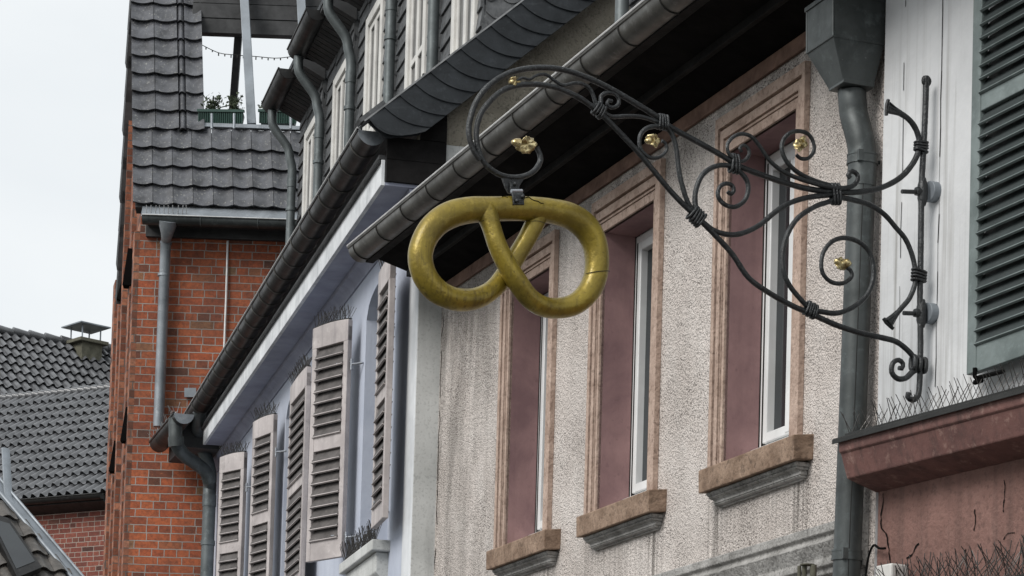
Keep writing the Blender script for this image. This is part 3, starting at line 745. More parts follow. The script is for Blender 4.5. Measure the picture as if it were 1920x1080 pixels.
# rain-water hopper and big downpipe
nH = .04
def ph(px, py, n=.12): return PF.P(*((lambda s, z: (s, n, z))(*PF.uv(px, py, n))))
c0 = onplane(1562, 67, PF.P(0, .27, 0), PF.n)      # front outer corner
sc = (c0 - PF.o).dot(PF.d); zc = c0.z
pl_, _ = PF.uv(1513, 87, .27); sl2 = pl_
def rect(s0, s1, n0, n1, z): return [PF.P(s0, n0, z), PF.P(s1, n0, z), PF.P(s1, n1, z), PF.P(s0, n1, z)]
s0h, s1h = sc, sl2; nI = max(.02, PF.cs(1665, 64, sc)[0]); hH = PF.uv(1503, 13, .275)[1] - PF.uv(1513, 87, .27)[1]; print('nI', nI, hH)
cx = (s0h + s1h) / 2
nO = .195; c1 = onplane(1582, 154, PF.P(0, nO, 0), PF.n); sb0 = (c1 - PF.o).dot(PF.d); zb = c1.z; sb1 = PF.uv(1556, 164, nO)[0]; nIb = max(.03, PF.cs(1638, 148, sb0)[0]); print('bot', sb0, sb1, nIb, zb)
mb = MB()
mb.loft(rect(s0h, s1h, nI, .27, zc), rect(s0h - .005, s1h + .005, nI, .275, zc + hH))
mb.loft(rect(sb0, sb1, nIb, nO, zb), rect(s0h, s1h, nI, .27, zc))
mb.fbox(PF, sb0 - .004, sb1 + .004, nIb - .004, nO + .004, zb - .001, zb + .018)
for s_ in (s0h, s1h): mb.tube([PF.P(s_, .27, zc - .0), PF.P(s_, .274, zc + hH)], .005, 6)
mb.tube([PF.P(s0h, nI, zc), PF.P(s0h, .27, zc), PF.P(s1h, .27, zc)], .005, 6)
mb.fbox(PF, s0h - .010, s1h + .010, nI, .282, zc + hH - .008, zc + hH + .012)
pipe_path = [(1597, 160), (1598, 185), (1601, 215), (1609, 245), (1615, 272), (1617, 300), (1616, 340)]
P, R = [], []
for i, (x, y) in enumerate(crom(pipe_path, 8)):
    t = min(1, max(0, (y - 190) / 90)); n = lerp(.115, .085, t)
    p = onplane(x, y, PF.P(0, n, 0), PF.n); P.append(p); R.append(27 * p.y / F)
P[0].z = min(P[0].z, zb - .021); end = onplane(1587, 1085, PF.P(0, .085, 0), PF.n); p0 = P[-1]
mbp = MB(); mbp.tube(P, R, 20)
top = P[-5]; r0 = R[-1] * .985
ax = (end - top).normalized(); low = end + ax * 2.2
mbp.tube([top, top + ax * .001, low], [r0 * 1.04, r0, r0], 20)
mbp.tube([top - ax * .002, top + ax * .10], r0 * 1.05, 20)
dp = build('downpipe', mbp, M['darkzinc'], pink, smooth=40)
build('hopper', mb, M['darkzinc'], dp, smooth=0, bevel=.003)
for py in (300, 1042):
    mb = MB()
    c = onplane(1617 if py == 300 else 1588, py, PF.P(0, .085, 0), PF.n)
    mb.tube([c - ax * .022, c + ax * .022], r0 * 1.10, 20, caps=False); mb.tube([c - ax * .022, c - ax * .014], r0 * 1.13, 20); mb.tube([c + ax * .014, c + ax * .022], r0 * 1.13, 20)
    q = PF.n * .6 - PF.d * .8
    mb.obox(c + q * r0 * 1.12, PF.d * .008, PF.n * .012, Z * .024)
    mb.tube([c, c - PF.n * .09], .008, 8)
    build('pipe_clamp', mb, M['darkzinc'], dp, smooth=40)
mb = MB()
mb.tube([top + PF.n * r0 * 0 + (-PF.d * .92 + PF.n * .38) * r0 * 1.0, low + (-PF.d * .92 + PF.n * .38) * r0 * 1.0], .0022, 4); build('pipe_seam', mb, M['seam'], dp)

# ================================================================== white house on the right
whitehouse = thing('white_house', 'white rendered house with green louvred shutter above a red-brown shopfront cornice', 'house', WF.P(-1, 0, 0))
mb = MB()
zW = WF.P(0, 0, 0)
_, zCor = WF.uv(1640, 805, .0)
wall_holes(mb, WF, -6, sE, zCor - .06, 9.0, 0, [])
mb.poly([WF.P(sE, 0, 0), WF.P(sE, 0, 9), WF.P(sE, -.5, 9), WF.P(sE, -.5, 0)][::-1])
mb.poly([WF.P(-6, 0, 9), WF.P(sE, 0, 9), WF.P(sE, -.5, 9), WF.P(-6, -.5, 9)])
mb.poly([WF.P(-6, -.5, 0), WF.P(sE, -.5, 0), WF.P(sE, -.5, 9), WF.P(-6, -.5, 9)])
mb.cur = 1
for (px, w, n_) in ((1763, .004, 1), (1693, .003, 1)):   # vertical joints in the render
    s, _ = WF.uv(px, 300); 
    pts = [(s + random.uniform(-.003, .003), zCor + .1 + k * .12) for k in range(26)]
    for k in range(25):
        if random.random() < (.1 if px > 1700 else .45): continue
        (a0, b0_), (a1, b1_) = pts[k], pts[k + 1]; ww = w * random.uniform(.25, .7)
        mb.poly([WF.P(a0 - ww, .003, b0_), WF.P(a1 - ww, .003, b1_), WF.P(a1 + ww, .003, b1_), WF.P(a0 + ww, .003, b0_)])
build('wall', mb, [M['white'], M['black']], whitehouse, smooth=0)
# rough edge strip between the houses
mb = MB(); s1_, _ = WF.uv(1655, 500); 
# shopfront: red-brown lower wall + cornice
dC = vpdir(-1600); 
nC0 = .30
cTop = onplane(1571, 822, WF.P(0, nC0, 0), WF.n)      # left end, top outer corner
CF = Fr(WF.P(*(WF.uv(1640, 822, 0)[0], 0, 0)), dC)
sEnd, zT = CF.uv(1571, 822, .20)
_, zF = CF.uv(1580, 847, .19)
_, zB = CF.uv(1597, 895, .155)
_, zWl = CF.uv(1655, 920, 0)
pr = [(-.08, zT - .012), (.20, zT - .012), (.195, zF), (.184, zF - .008), (.15, zB), (.135, zB - .004), (.0, zWl), (-.08, zWl)]
mb = MB(); mb.sweep([CF.n * x + Z * y for x, y in pr][::-1], CF.P(sEnd - 6, 0, 0), CF.P(sEnd, 0, 0))
build('cornice', mb, M['cornice'], whitehouse, smooth=0, bevel=.006)
mb = MB(); pr = [(-.1, .03), (.21, .0), (.216, -.006), (.216, -.024), (.212, -.024), (.212, -.011), (-.1, .016)]
mb.sweep([CF.n * x + Z * (zT + y) for x, y in pr][::-1], CF.P(sEnd - 6, 0, 0), CF.P(sEnd + .02, 0, 0))
build('metal_flashing', mb, M['seam'], whitehouse, smooth=0, bevel=.001)
sR, _ = CF.uv(1655, 960, -.03)
mb = MB(); wall_holes(mb, CF, sEnd - 6, sR, 0, zWl + .03, -.006, [])
mb.poly([CF.P(sR, -.006, 0), CF.P(sR, -.006, zWl), CF.P(sR, -.4, zWl), CF.P(sR, -.4, 0)][::-1])
mb.cur = 1
def crackline(fr, n, pts, w):
    q = crom(pts, 6); 
    P = [fr.uv(x + random.uniform(-1.2, 1.2), y, n) for x, y in q]
    for (s0, z0), (s1, z1) in zip(P, P[1:]):
        ww = w * random.uniform(.4, 1.2)
        dx, dz = s1 - s0, z1 - z0; L = math.hypot(dx, dz) or 1; ox, oz = -dz / L * ww, dx / L * ww
        f = [fr.P(s0 - ox, n, z0 - oz), fr.P(s0 + ox, n, z0 + oz), fr.P(s1 + ox, n, z1 + oz), fr.P(s1 - ox, n, z1 - oz)]
        if (f[1] - f[0]).cross(f[2] - f[0]).dot(fr.n) < 0: f.reverse()
        mb.poly(f)
for pts, w in (([(1656, 925), (1653, 960), (1651, 985), (1662, 1005), (1666, 1030), (1669, 1060)], .004), ([(1722, 1019), (1715, 1028), (1710, 1040), (1700, 1047)], .004), ([(1883, 900), (1883, 930), (1881, 960)], .003),
               ([(1827, 955), (1829, 975), (1827, 995)], .003), ([(1807, 1035), (1810, 1030)], .003), ([(1902, 999), (1890, 1000), (1882, 1012)], .003)):
    crackline(CF, -.003, pts, w)
build('shopfront_wall', mb, [M['redwall'], M['black']], whitehouse, smooth=0)
# green louvred shutter standing open against the wall
dS = vpdir(-1060); SF = Fr(WF.P(WF.uv(1830, 400, .05)[0], .05, 0), dS)
s_l = avg(SF.uv(1837, 60)[0], SF.uv(1826, 690)[0]); s_r = SF.uv(1962, 300)[0]
zb_ = SF.uv(1826, 705)[1]; zt_ = SF.uv(1840, -60)[1] + .4
mb = MB(); ST = .062; T = .035
mb.fbox(SF, s_l - ST, s_l, 0, T, zb_, zt_); mb.fbox(SF, s_r, s_r + ST * 1.1, 0, T, zb_, zt_)
zr1 = SF.uv(1860, 640)[1]; zm1, zm0 = SF.uv(1858, 172)[1], SF.uv(1857, 208)[1]
mb.fbox(SF, s_r + ST * 1.1, s_l - ST, .002, T - .003, zb_, zr1)
mb.fbox(SF, s_r + ST * 1.1, s_l - ST, .002, T - .003, zm0, zm1)
sh = build('shutter', mb, M['greenshutter'], whitehouse, smooth=0, bevel=.004, label='green louvred shutter with flaking paint')
mb = MB()
def louvres(mb, fr, s0, s1, z0, z1, pitch, dep, T, th=.007, ang=50, lip=0):
    z = z0 + pitch * .5; c_, s_ = math.cos(math.radians(ang)), math.sin(math.radians(ang))
    while z < z1 - pitch * .2:
        o = (fr.P(s0, T * .5, z) + fr.P(s1, T * .5, z)) / 2
        zj = random.uniform(-.002, .002)
        a_ = fr.n * c_ - Z * s_; b_ = fr.n * s_ + Z * c_; e_ = o + Z * zj + fr.n * (T * .5 - .002) - Z * (T * .5 * s_ / c_)
        mb.cur = 0; mb.obox(e_ - a_ * dep / 2, fr.d * (s1 - s0) / 2, a_ * dep / 2, b_ * th / 2)
        if lip: mb.cur = 1; mb.obox(e_ + a_ * .0035, fr.d * ((s1 - s0) / 2 + .002), a_ * .003, b_ * lip / 2)  # lip in the lit frame colour, slat body in its shaded copy
        z += pitch
    mb.cur = 0
louvres(mb, SF, s_r + ST, s_l - ST, zr1, zm0, .0555, .085, T + .004, ang=58, lip=.010); build('louvres', mb, [M['greenshade'], M['greenshutter']], sh, smooth=0)
mb = MB(); louvres(mb, SF, s_r + ST, s_l - ST, zm1, zt_, .0555, .085, T + .004, ang=58, lip=.010); build('louvres', mb, [M['greenshade'], M['greenshutter']], sh, smooth=0)
mb = MB()
c = SF.P(s_l - .07, .02, zb_ - .0); mb.tube([c + SF.n * .022 + Z * .014, c + SF.n * .022 - Z * .02, c - Z * .038], .009, 8); mb.tube([c - Z * .036 - SF.d * .015, c - Z * .036 + SF.d * .03], .011, 8)
mb.tube([c - Z * .02 + SF.d * .02, c - Z * .03 - SF.d * .16], .009, 6)
build('shutter_catch', mb, M['black'], sh, smooth=50)
# things at the lower right edge
mb = MB(); c = onplane(1514, 1060, PF.P(0, .55, 0), PF.n)
for dx, w_ in ((-.022, .008), (-.008, .010), (.016, .014)):
    mb.tube([c + PF.d * -dx * 1 + Z * .0 + V((dx, 0, 0)), c + V((dx, 0, 0)) - Z * (c.z)], w_, 10)
mb.tube([c, c + Z * .004], .03, 12)
tag(build('sign_post', mb, M['concrete'], smooth=40), 'olive grey fluted post top rising in front of the belt moulding', 'post')
c = CF.P(CF.uv(1672, 1075, .08)[0], .08, CF.uv(1672, 1060, .08)[1])
mb = MB(); mb.obox(c - Z * .10, CF.d * .055, CF.n * .045, Z * .10)
bx = build('wall_box', mb, M['oldwhite'], smooth=0, bevel=.008); tag(bx, 'small white box fixed low on the red-brown shopfront wall', 'box')
mb = MB(); mb.obox(c - CF.n * .085 - Z * .1, CF.d * .03, CF.n * .04, Z * .04); build('mounting_plate', mb, M['seam'], bx)
mb = MB(); q = [(1660, 1028), (1648, 1028), (1640, 1022), (1633, 1030), (1626, 1056), (1622, 1090)]
mb.tube([onplane(x, y, WF.P(0, .02, 0), WF.n) for x, y in crom(q, 6)], .0055, 6)
tag(build('cable', mb, M['black'], smooth=60), 'dark bent cable running down the wall beside the big downpipe', 'cable')

# ------------------------------------------------------------------ bird spikes
def spikes(label, path, up, side, length, pitch, rad=.0016, fan=.45, mat='spike', per=2, base=(.02, .004), along=.18, jit=.12):
    root = thing('bird_spike_strip', label, 'bird spikes', path[len(path) // 2], 'bird spikes')
    mb = MB(); L = 0
    for a, b in zip(path, path[1:]):
        a, b = V(a), V(b); d = (b - a).normalized(); w = d.cross(up).normalized()
        mb.obox((a + b) / 2 + up * base[1], (b - a) / 2, w * base[0], up * base[1])
    build('base_strip', mb, M['seam'] if mat == 'spike' else M['hinge'], root, smooth=0)
    mb = MB()
    for a, b in zip(path, path[1:]):
        a, b = V(a), V(b); d = (b - a).normalized(); n = max(1, int((b - a).length / pitch))
        for i in range(n):
            for k in range(per):
                o = a.lerp(b, (i + random.random() * .6) / n)
                t = (k / (per - 1) * 2 - 1) if per > 1 else random.uniform(-1, 1)
                dir_ = (up + side * (t * fan + random.uniform(-jit, jit)) + d * random.uniform(-along, along)).normalized()
                mb.tube([o, o + dir_ * length * random.uniform(.8, 1.05)], rad, 4)
    build('wires', mb, M[mat], root, smooth=0)
    return root
P0, P1 = CF.P(sEnd - .02, .16, zT + .010), CF.P(sEnd - 3.2, .16, zT + .010)
spikes('long row of dark spikes along the red-brown cornice top under the green shutter', [P0, P1], Z, CF.n, .115, .030, .0017, .5, along=.22)
zL = CF.uv(1800, 1105, .10)[1]
P0, P1 = CF.P(CF.uv(1668, 1105, .10)[0], .12, zL), CF.P(CF.uv(1668, 1105, .10)[0] - 3, .12, zL)
spikes('dense criss-cross thicket of spikes low in front of the red-brown wall', [P0, P1], Z, CF.n, .17, .022, .0017, .6, along=.6, per=3)

# ================================================================== blue house with shutters, slate verge and dormers
blue = thing('blue_house', 'pale blue plastered house with faded louvred shutters, white eaves and slate-clad dormers', 'house', BF.P(4, 0, 0))
ov, zs = BF.cs(714, 347, 0.0)             # outer lower corner of the eave box at the near end
_, zft = BF.cs(715, 300, 0.0)
sFar = BF.uv(406, 900, 0)[0]
sEav = BF.uv(381, 835, ov)[0]
sCo = BF.uv(761, 800)[0]
# window openings
def opening(px_far, width):
    a = BF.uv(px_far, 800)[0]; return (a - width, a)
opA = (BF.uv(733, 800)[0], BF.uv(681, 800)[0]); wA = opA[1] - opA[0]
opB = opening(536, wA); opC = opening(478, wA * .9)
zSp = BF.uv(681, 608)[1]; zSi = BF.uv(690, 1028, .06)[1]
ops = [opA, opB, opC]
ARC = .17
mb = MB()
for s0, s1 in ((sCo, opA[0]), (opA[1], opB[0]), (opB[1], opC[0]), (opC[1], sFar)):
    mb.fbox(BF, s0, s1, -.35, 0, 0, zs + .1)
for a, b in ops:
    mb.fbox(BF, a, b, -.35, 0, 0, zSi)
    pts = [BF.P(a, 0, zs + .1)] + [BF.P(lerp(a, b, t), 0, zSp + ARC * (1 - (2 * t - 1) ** 2) ** .5 if 0 < t < 1 else zSp) for t in [i / 14 for i in range(15)]] + [BF.P(b, 0, zs + .1)]
    mb.prism(pts[::-1], -BF.n * .35)
build('wall', mb, M['blue'], blue, smooth=0)
mb = MB(); mb.fbox(BF, 0.0, sCo, -.30, .004, 0, zs + .05); build('corner_strip', mb, M['cream'], blue, smooth=0, bevel=.008)
for wi, (a, b) in enumerate(ops):
    mb = MB(); w_ = .05
    zt = zSp + ARC * .9
    mb.fbox(BF, a, a + w_, -.27, -.22, zSi, zt); mb.fbox(BF, b - w_, b, -.27, -.22, zSi, zt); mb.fbox(BF, a + w_, b - w_, -.27, -.22, zSi, zSi + w_)
    mb.fbox(BF, a + w_, b - w_, -.27, -.22, zt - .12, zt); mb.fbox(BF, (a + b) / 2 - .045, (a + b) / 2 + .045, -.265, -.215, zSi + w_, zt - .12)
    wn = build('window', mb, M['pvc'], blue, bevel=.004)
    mb = MB(); mb.poly([BF.P(a, -.25, zSi), BF.P(a, -.25, zt), BF.P(b, -.25, zt), BF.P(b, -.25, zSi)]); build('pane', mb, M['glass'], wn, smooth=0)
    mb = MB()
    mb.fbox(BF, a - .10, b + .10, -.2, .125, zSi - .085, zSi - .01); mb.sweep([BF.n * x + Z * y for x, y in ((-.01, zSi - .30), (-.01, zSi - .087), (.085, zSi - .087), (.085, zSi - .22), (.05, zSi - .26), (.05, zSi - .30))], BF.P(a - .05, 0, 0), BF.P(b + .05, 0, 0))
    build('window_sill', mb, M['greyplaster'], wn, smooth=0, bevel=.008)
# eave box: soffit, fascia, dark trim, cove
mb = MB()
mb.fbox(BF, -.01, sEav, -.02, ov, zs, zs + .02); build('soffit', mb, M['eavesoffit'], blue, smooth=0)
mb = MB(); mb.fbox(BF, -.012, sEav + .004, ov - .025, ov + .003, zs - .004, zft); build('fascia_board', mb, M['eaveboard'], blue, smooth=0, bevel=.003)
mb = MB(); mb.fbox(BF, -.012, sEav, ov - .02, ov + .018, zft + .001, zft + .03); mb.fbox(BF, -.016, -.002, -.14, ov - .02, zs + .022, zft + .02)
mb.tube([BF.P(-.01, ov + .02, zft - .012), BF.P(sEav, ov + .02, zft - .012)], .012, 6); build('eave_trim', mb, M['darkboard'], blue, smooth=0)
mb = MB()
prof = [(.001, -.10), (.012, -.10), (.02, -.07), (.045, -.045), (.075, -.03), (.08, -.001), (.001, -.001)]
mb.sweep([BF.n * x + Z * (zs + y) for x, y in prof][::-1], BF.P(.0, 0, 0), BF.P(sFar - .02, 0, 0)); build('cove_moulding', mb, M['browntrim'] if False else M['eavesoffit'], blue, smooth=40)
# gutter
gn, gz = BF.cs(687, 247, .06); gr = .094
sg1 = BF.uv(352, 792, gn - .02)[0]
gcn = max(gn - gr, ov + .06)
mb = MB(); half_round(mb, BF.P(.04, gcn, gz), BF.P(sg1, gcn, gz), BF.n, gr, bead=.009); gt = build('rain_gutter', mb, M['darkgutter'], blue)
gutter_seams(gt, M['gutter'], BF.P(.04, gcn, gz), BF.P(sg1, gcn, gz), BF.n, gr, .40, rr=.006, start=.25)
mb = MB(); mb.tube([BF.P(.02, gcn + gr + .008, gz + .008), BF.P(sg1, gcn + gr + .008, gz + .008)], .0055, 6); build('rim_glint', mb, M['lip'], gt)  # painted glint of sky on the gutter bead
mb = MB(); mb.prism([BF.P(.04, gcn + math.cos(math.pi * k / 10) * gr, gz - math.sin(math.pi * k / 10) * gr) for k in range(11)], -BF.d * .004)
build('end_cap', mb, M['palezinc'], gt); mb = MB()
mb.prism([BF.P(sg1, gcn + math.cos(math.pi * k / 10) * gr, gz - math.sin(math.pi * k / 10) * gr) for k in range(11)], BF.d * .004); build('end_cap', mb, M['palezinc'], gt)

# shutters
def project_w(o, d, z, px):
    lo, hi = .02, 1.5; q0 = proj(o + Z * z)[0]; sgn = 1 if proj(o + d * hi + Z * z)[0] > q0 else -1
    for _ in range(40):
        m_ = (lo + hi) / 2
        if (proj(o + d * m_ + Z * z)[0] - px) * sgn > 0: hi = m_
        else: lo = m_
    return lo
zShT = BF.uv(660, 596, .08)[1]; zShB = BF.uv(656, 1036, .08)[1]
def leaf(hx, fx, phi, side, zt, zb, label, spk, nh=.07, up_extra=.02):
    """hinge pixel, free-edge pixel, angle off the wall, side (+1: folds away along the street)"""
    s = BF.uv(hx, 750, nh)[0]; o = BF.P(s, nh, 0)
    d = (BF.d * (math.cos(math.radians(phi)) * side) + BF.n * math.sin(math.radians(phi))).normalized()
    w = project_w(o, d, (zt + zb) / 2, fx)
    nrm = V((-d.y, d.x, 0))
    if nrm.dot(CAM - o) < 0: nrm = -nrm
    fr = Fr(o, d, nrm); T = .04; st = .052
    print('leaf width', hx, w)
    mb = MB()
    mb.fbox(fr, 0, st, 0, T, zb, zt - .055); mb.fbox(fr, w - st, w, 0, T, zb, zt - .055)
    H = zt - zb; zm = zb + H * .495
    mb.fbox(fr, st, w - st, .001, T - .002, zb, zb + .15); mb.fbox(fr, st, w - st, .001, T - .002, zm - .055, zm + .055)
    top = [fr.P(0, 0, zt - .165), fr.P(w, 0, zt - .165)] + [fr.P(w * (1 - i / 8), 0, zt - .055 + .045 + .012 * math.sin(math.pi * i / 8)) for i in range(9)]
    mb.prism(top, fr.n * (T + .002))
    sh = build('shutter', mb, M['shutter'], blue, smooth=0, bevel=.004, label=label)
    mb = MB()
    for za, zz in ((zb + .15, zm - .055), (zm + .055, zt - .165)):
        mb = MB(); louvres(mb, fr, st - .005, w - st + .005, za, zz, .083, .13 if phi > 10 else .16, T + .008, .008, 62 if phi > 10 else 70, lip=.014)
        build('louvres', mb, [M['shuttershade'], M['shutter']], sh, smooth=0)
    mb = MB(); 
    for zz in (zt - .34, zb + .14):
        mb = MB()
        h = fr.P(-.015, T * .3, zz); mb.tube([h - Z * .04, h + Z * .04], .010, 8); mb.tube([h, BF.P(s - .10 * side, .005, zz)], .008, 6); mb.tube([h + Z * .02, fr.P(.12, T + .004, zz + .02)], .006, 6)
        build('hinge', mb, M['hinge'], sh, smooth=50)
    if spk:
        path = [fr.P(w * (i / 4), T * .5, zt - .01 + .012 * math.sin(math.pi * i / 4) + .003) for i in range(5)]
        spikes(spk, path, Z, fr.n, .115, .016, .0019, .35, along=.5, base=(.015, .003))
    return fr, w
leaf(657, 588, 26.5, 1, zShT, zShB, 'wide grey-pink louvred shutter swung outward', 'spikes on top of the widest grey-pink shutter, the one swung outward below the gutter')
leaf(714, 736, 2, -1, zShT, zShB, 'narrow louvred shutter flat by the white corner', 'spikes above the narrow shutter beside the white house corner, half hidden by the gutter end', nh=.10)
leaf(522, 476, 15.6, 1, zShT, zShB, None, 'spikes on top of the pale pink shutter second from the brick wall')
leaf(553, 578, 0, -1, zShT, zShB, None, 'small spikes on the shutter squeezed behind the widest one', nh=.10)
leaf(468, 413, 26.6, 1, zShT, zShB, 'bluish faded louvred shutter beside the brick wall', 'spikes on top of the bluish faded shutter nearest the brick wall')
for (a, b), lab, px in ((opA, 'spikes standing on the pale window sill beside the white corner', 0), (opB, 'spikes on the lower window sill under the widest shutter', 0)):
    spikes(lab, [BF.P(a - .06, .09, zSi - .008), BF.P(b + .08, .09, zSi - .008)], Z, BF.n, .15, .018, .002, .25, along=.4, base=(.015, .003))

# gable wall that rises over the roughcast house's roof
nPl, _ = BF.cs(836, 260, 0); n0v, z0v = BF.cs(690, 225, -.12); n1v, z1v = BF.cs(985, 0, -.12)
slope = (z1v - z0v) / (n0v - n1v); print('verge pitch', math.degrees(math.atan(slope)), n0v, z0v)
def zv(n): return z0v + (n0v - n) * slope
mb = MB()
mb.prism([BF.P(0, -.30, 0), BF.P(0, -.002, 0), BF.P(0, -.002, gz - .05), BF.P(0, -.30, gz - .05)][::-1], -BF.d * .006)
build('side_return', mb, M['greyplaster'], blue, smooth=0, bevel=.006)
mb = MB(); zz0 = zs + .02
mb.prism([BF.P(.0, -5.5, 3), BF.P(.0, -.01, 3), BF.P(.0, -.01, zv(-.01) - .12), BF.P(.0, -5.5, zv(-5.5) - .12)][::-1], BF.d * .25)
build('gable_wall', mb, M['tanplaster'], blue, smooth=0)
mb = MB()
mb.prism([BF.P(-.012, nPl, zs - .3), BF.P(-.012, ov - .004, zs + .024), BF.P(-.012, ov - .004, zft), BF.P(-.012, nPl, zv(nPl) - .14)][::-1], BF.d * .013) if False else None
nb = 5
for k in range(nb):
    za, zb2 = lerp(zs + .024, zv(nPl) - .1, k / nb), lerp(zs + .024, zv(nPl) - .1, (k + 1) / nb)
    nn = ov - .03 if k < 2 else .02
    mb.fbox(BF, -.030 + .003 * (k % 2), -.001, nPl, min(nn, ov - .03), za, zb2 - .004)
build('gable_boards', mb, M['blackboard'], blue, smooth=0)
# slate verge: overlapping rounded slates along the rake
ax = (BF.n * (n1v - n0v) + Z * (z1v - z0v)).normalized()          # up the rake
dn = (ax.cross(BF.d)).normalized()
if dn.z > 0: dn = -dn                                            # across, downwards
V0 = BF.P(-.12, n0v, z0v)
lowp = onplane(860, 199, BF.P(-.12, 0, 0), BF.d)
Wv = (lowp - V0).dot(dn); print('verge width', Wv)
mb = MB(); pit = .131
mb.prism([V0 + ax * .0 + dn * .01 + BF.d * .02, V0 + ax * 8 + dn * .01 + BF.d * .02, V0 + ax * 8 + dn * (Wv - .012) + BF.d * .02, V0 + ax * .22 + dn * (Wv - .012) + BF.d * .02, V0 + ax * .02 + dn * Wv * .55 + BF.d * .02], BF.d * .02)
for k in range(-1, 46):
    pts = []
    nseg = 12
    for i in range(nseg + 1):
        t = i / nseg
        a_ = (.004 + .30 * t ** 2.3) * Wv / .28
        a_ = .17 * t ** 2.4 + .012 * math.sin(t * 3.14)
        pts.append((k * pit + a_, t * Wv))
    top = [(k * pit + .42, Wv), (k * pit + .30, 0)]
    sh_ = []
    for (al, b_) in pts + top:
        tl = (al - k * pit) / .42
        sh_.append(V0 + ax * max(al, .0 + .25 * (b_ / Wv) ** 3) + dn * b_ - BF.d * (.032 - .030 * tl) + BF.d * random.uniform(-.001, .001))
    if k < 0: sh_ = [p if (p - V0).dot(ax) > 0 else p - ax * (p - V0).dot(ax) for p in sh_]
    mb.prism(sh_, BF.d * .006)
build('slate_verge', mb, M['slate'], blue, smooth=0)
mb = MB(); mb.prism([V0 - dn * .012 - BF.d * .02 - ax * .03, V0 - dn * .012 - BF.d * .02 + ax * 8, V0 - dn * .0 - BF.d * .03 + ax * 8, V0 - dn * .0 - BF.d * .03 - ax * .03], BF.d * .16)
mb.prism([V0 - dn * .04 - BF.d * .012 - ax * .05, V0 - dn * .04 - BF.d * .012 + ax * .16, V0 - dn * .014 - BF.d * .012 + ax * .16, V0 - dn * .014 - BF.d * .012 - ax * .05], BF.d * .10)
build('verge_edge', mb, M['slateedge'], blue, smooth=0)
mb = MB()
for s_ in (-.1,):
    nr_ = ov - .04; a = [BF.P(-.10, nr_, zv(nr_) - .03), BF.P(-.10, -5.5, zv(-5.5) - .03), BF.P(-.10, -5.5, zv(-5.5) - .11), BF.P(-.10, nr_, zv(nr_) - .11)]
    mb.loft(a, [p + BF.d * (sFar + .1) for p in a])
build('roof', mb, M['slate'], blue, smooth=0)

# dormers
def slate_rows(mb, fr, s0, s1, n, z0, z1, pitch=.13, proud=.020, jag=.012):
    z = z0
    while z < z1 - .01:
        zt = min(z + pitch + .02, z1); 
        w0, w1 = s0 - random.uniform(0, jag), s1 + random.uniform(0, jag)
        mb.box8([fr.P(w0, n, z), fr.P(w1, n, z), fr.P(w1, n + proud + random.uniform(0, .006), z), fr.P(w0, n + proud + random.uniform(0, .006), z),
                 fr.P(w0, n - .001, zt), fr.P(w1, n - .001, zt), fr.P(w1, n + .004, zt), fr.P(w0, n + .004, zt)]); z += pitch
def scallops(mb, o, eu, nrm, w, z0, z1, cw=.17, rh=.12):
    r = 0; z = z0
    while z < z1:
        x = -cw * .5 * (r % 2)
        while x < w:
            a0, a1 = max(x, 0), min(x + cw, w)
            if a1 - a0 > .03:
                pts = [o + eu * lerp(a0, a1, i / 8) + Z * (z - .045 * math.sin(math.pi * i / 8)) + nrm * .018 for i in range(9)]
                pts += [o + eu * a1 + Z * min(z + rh + .05, z1) + nrm * .003, o + eu * a0 + Z * min(z + rh + .05, z1) + nrm * .003]
                mb.prism(pts, -nrm * .006)
            x += cw
        z += rh; r += 1
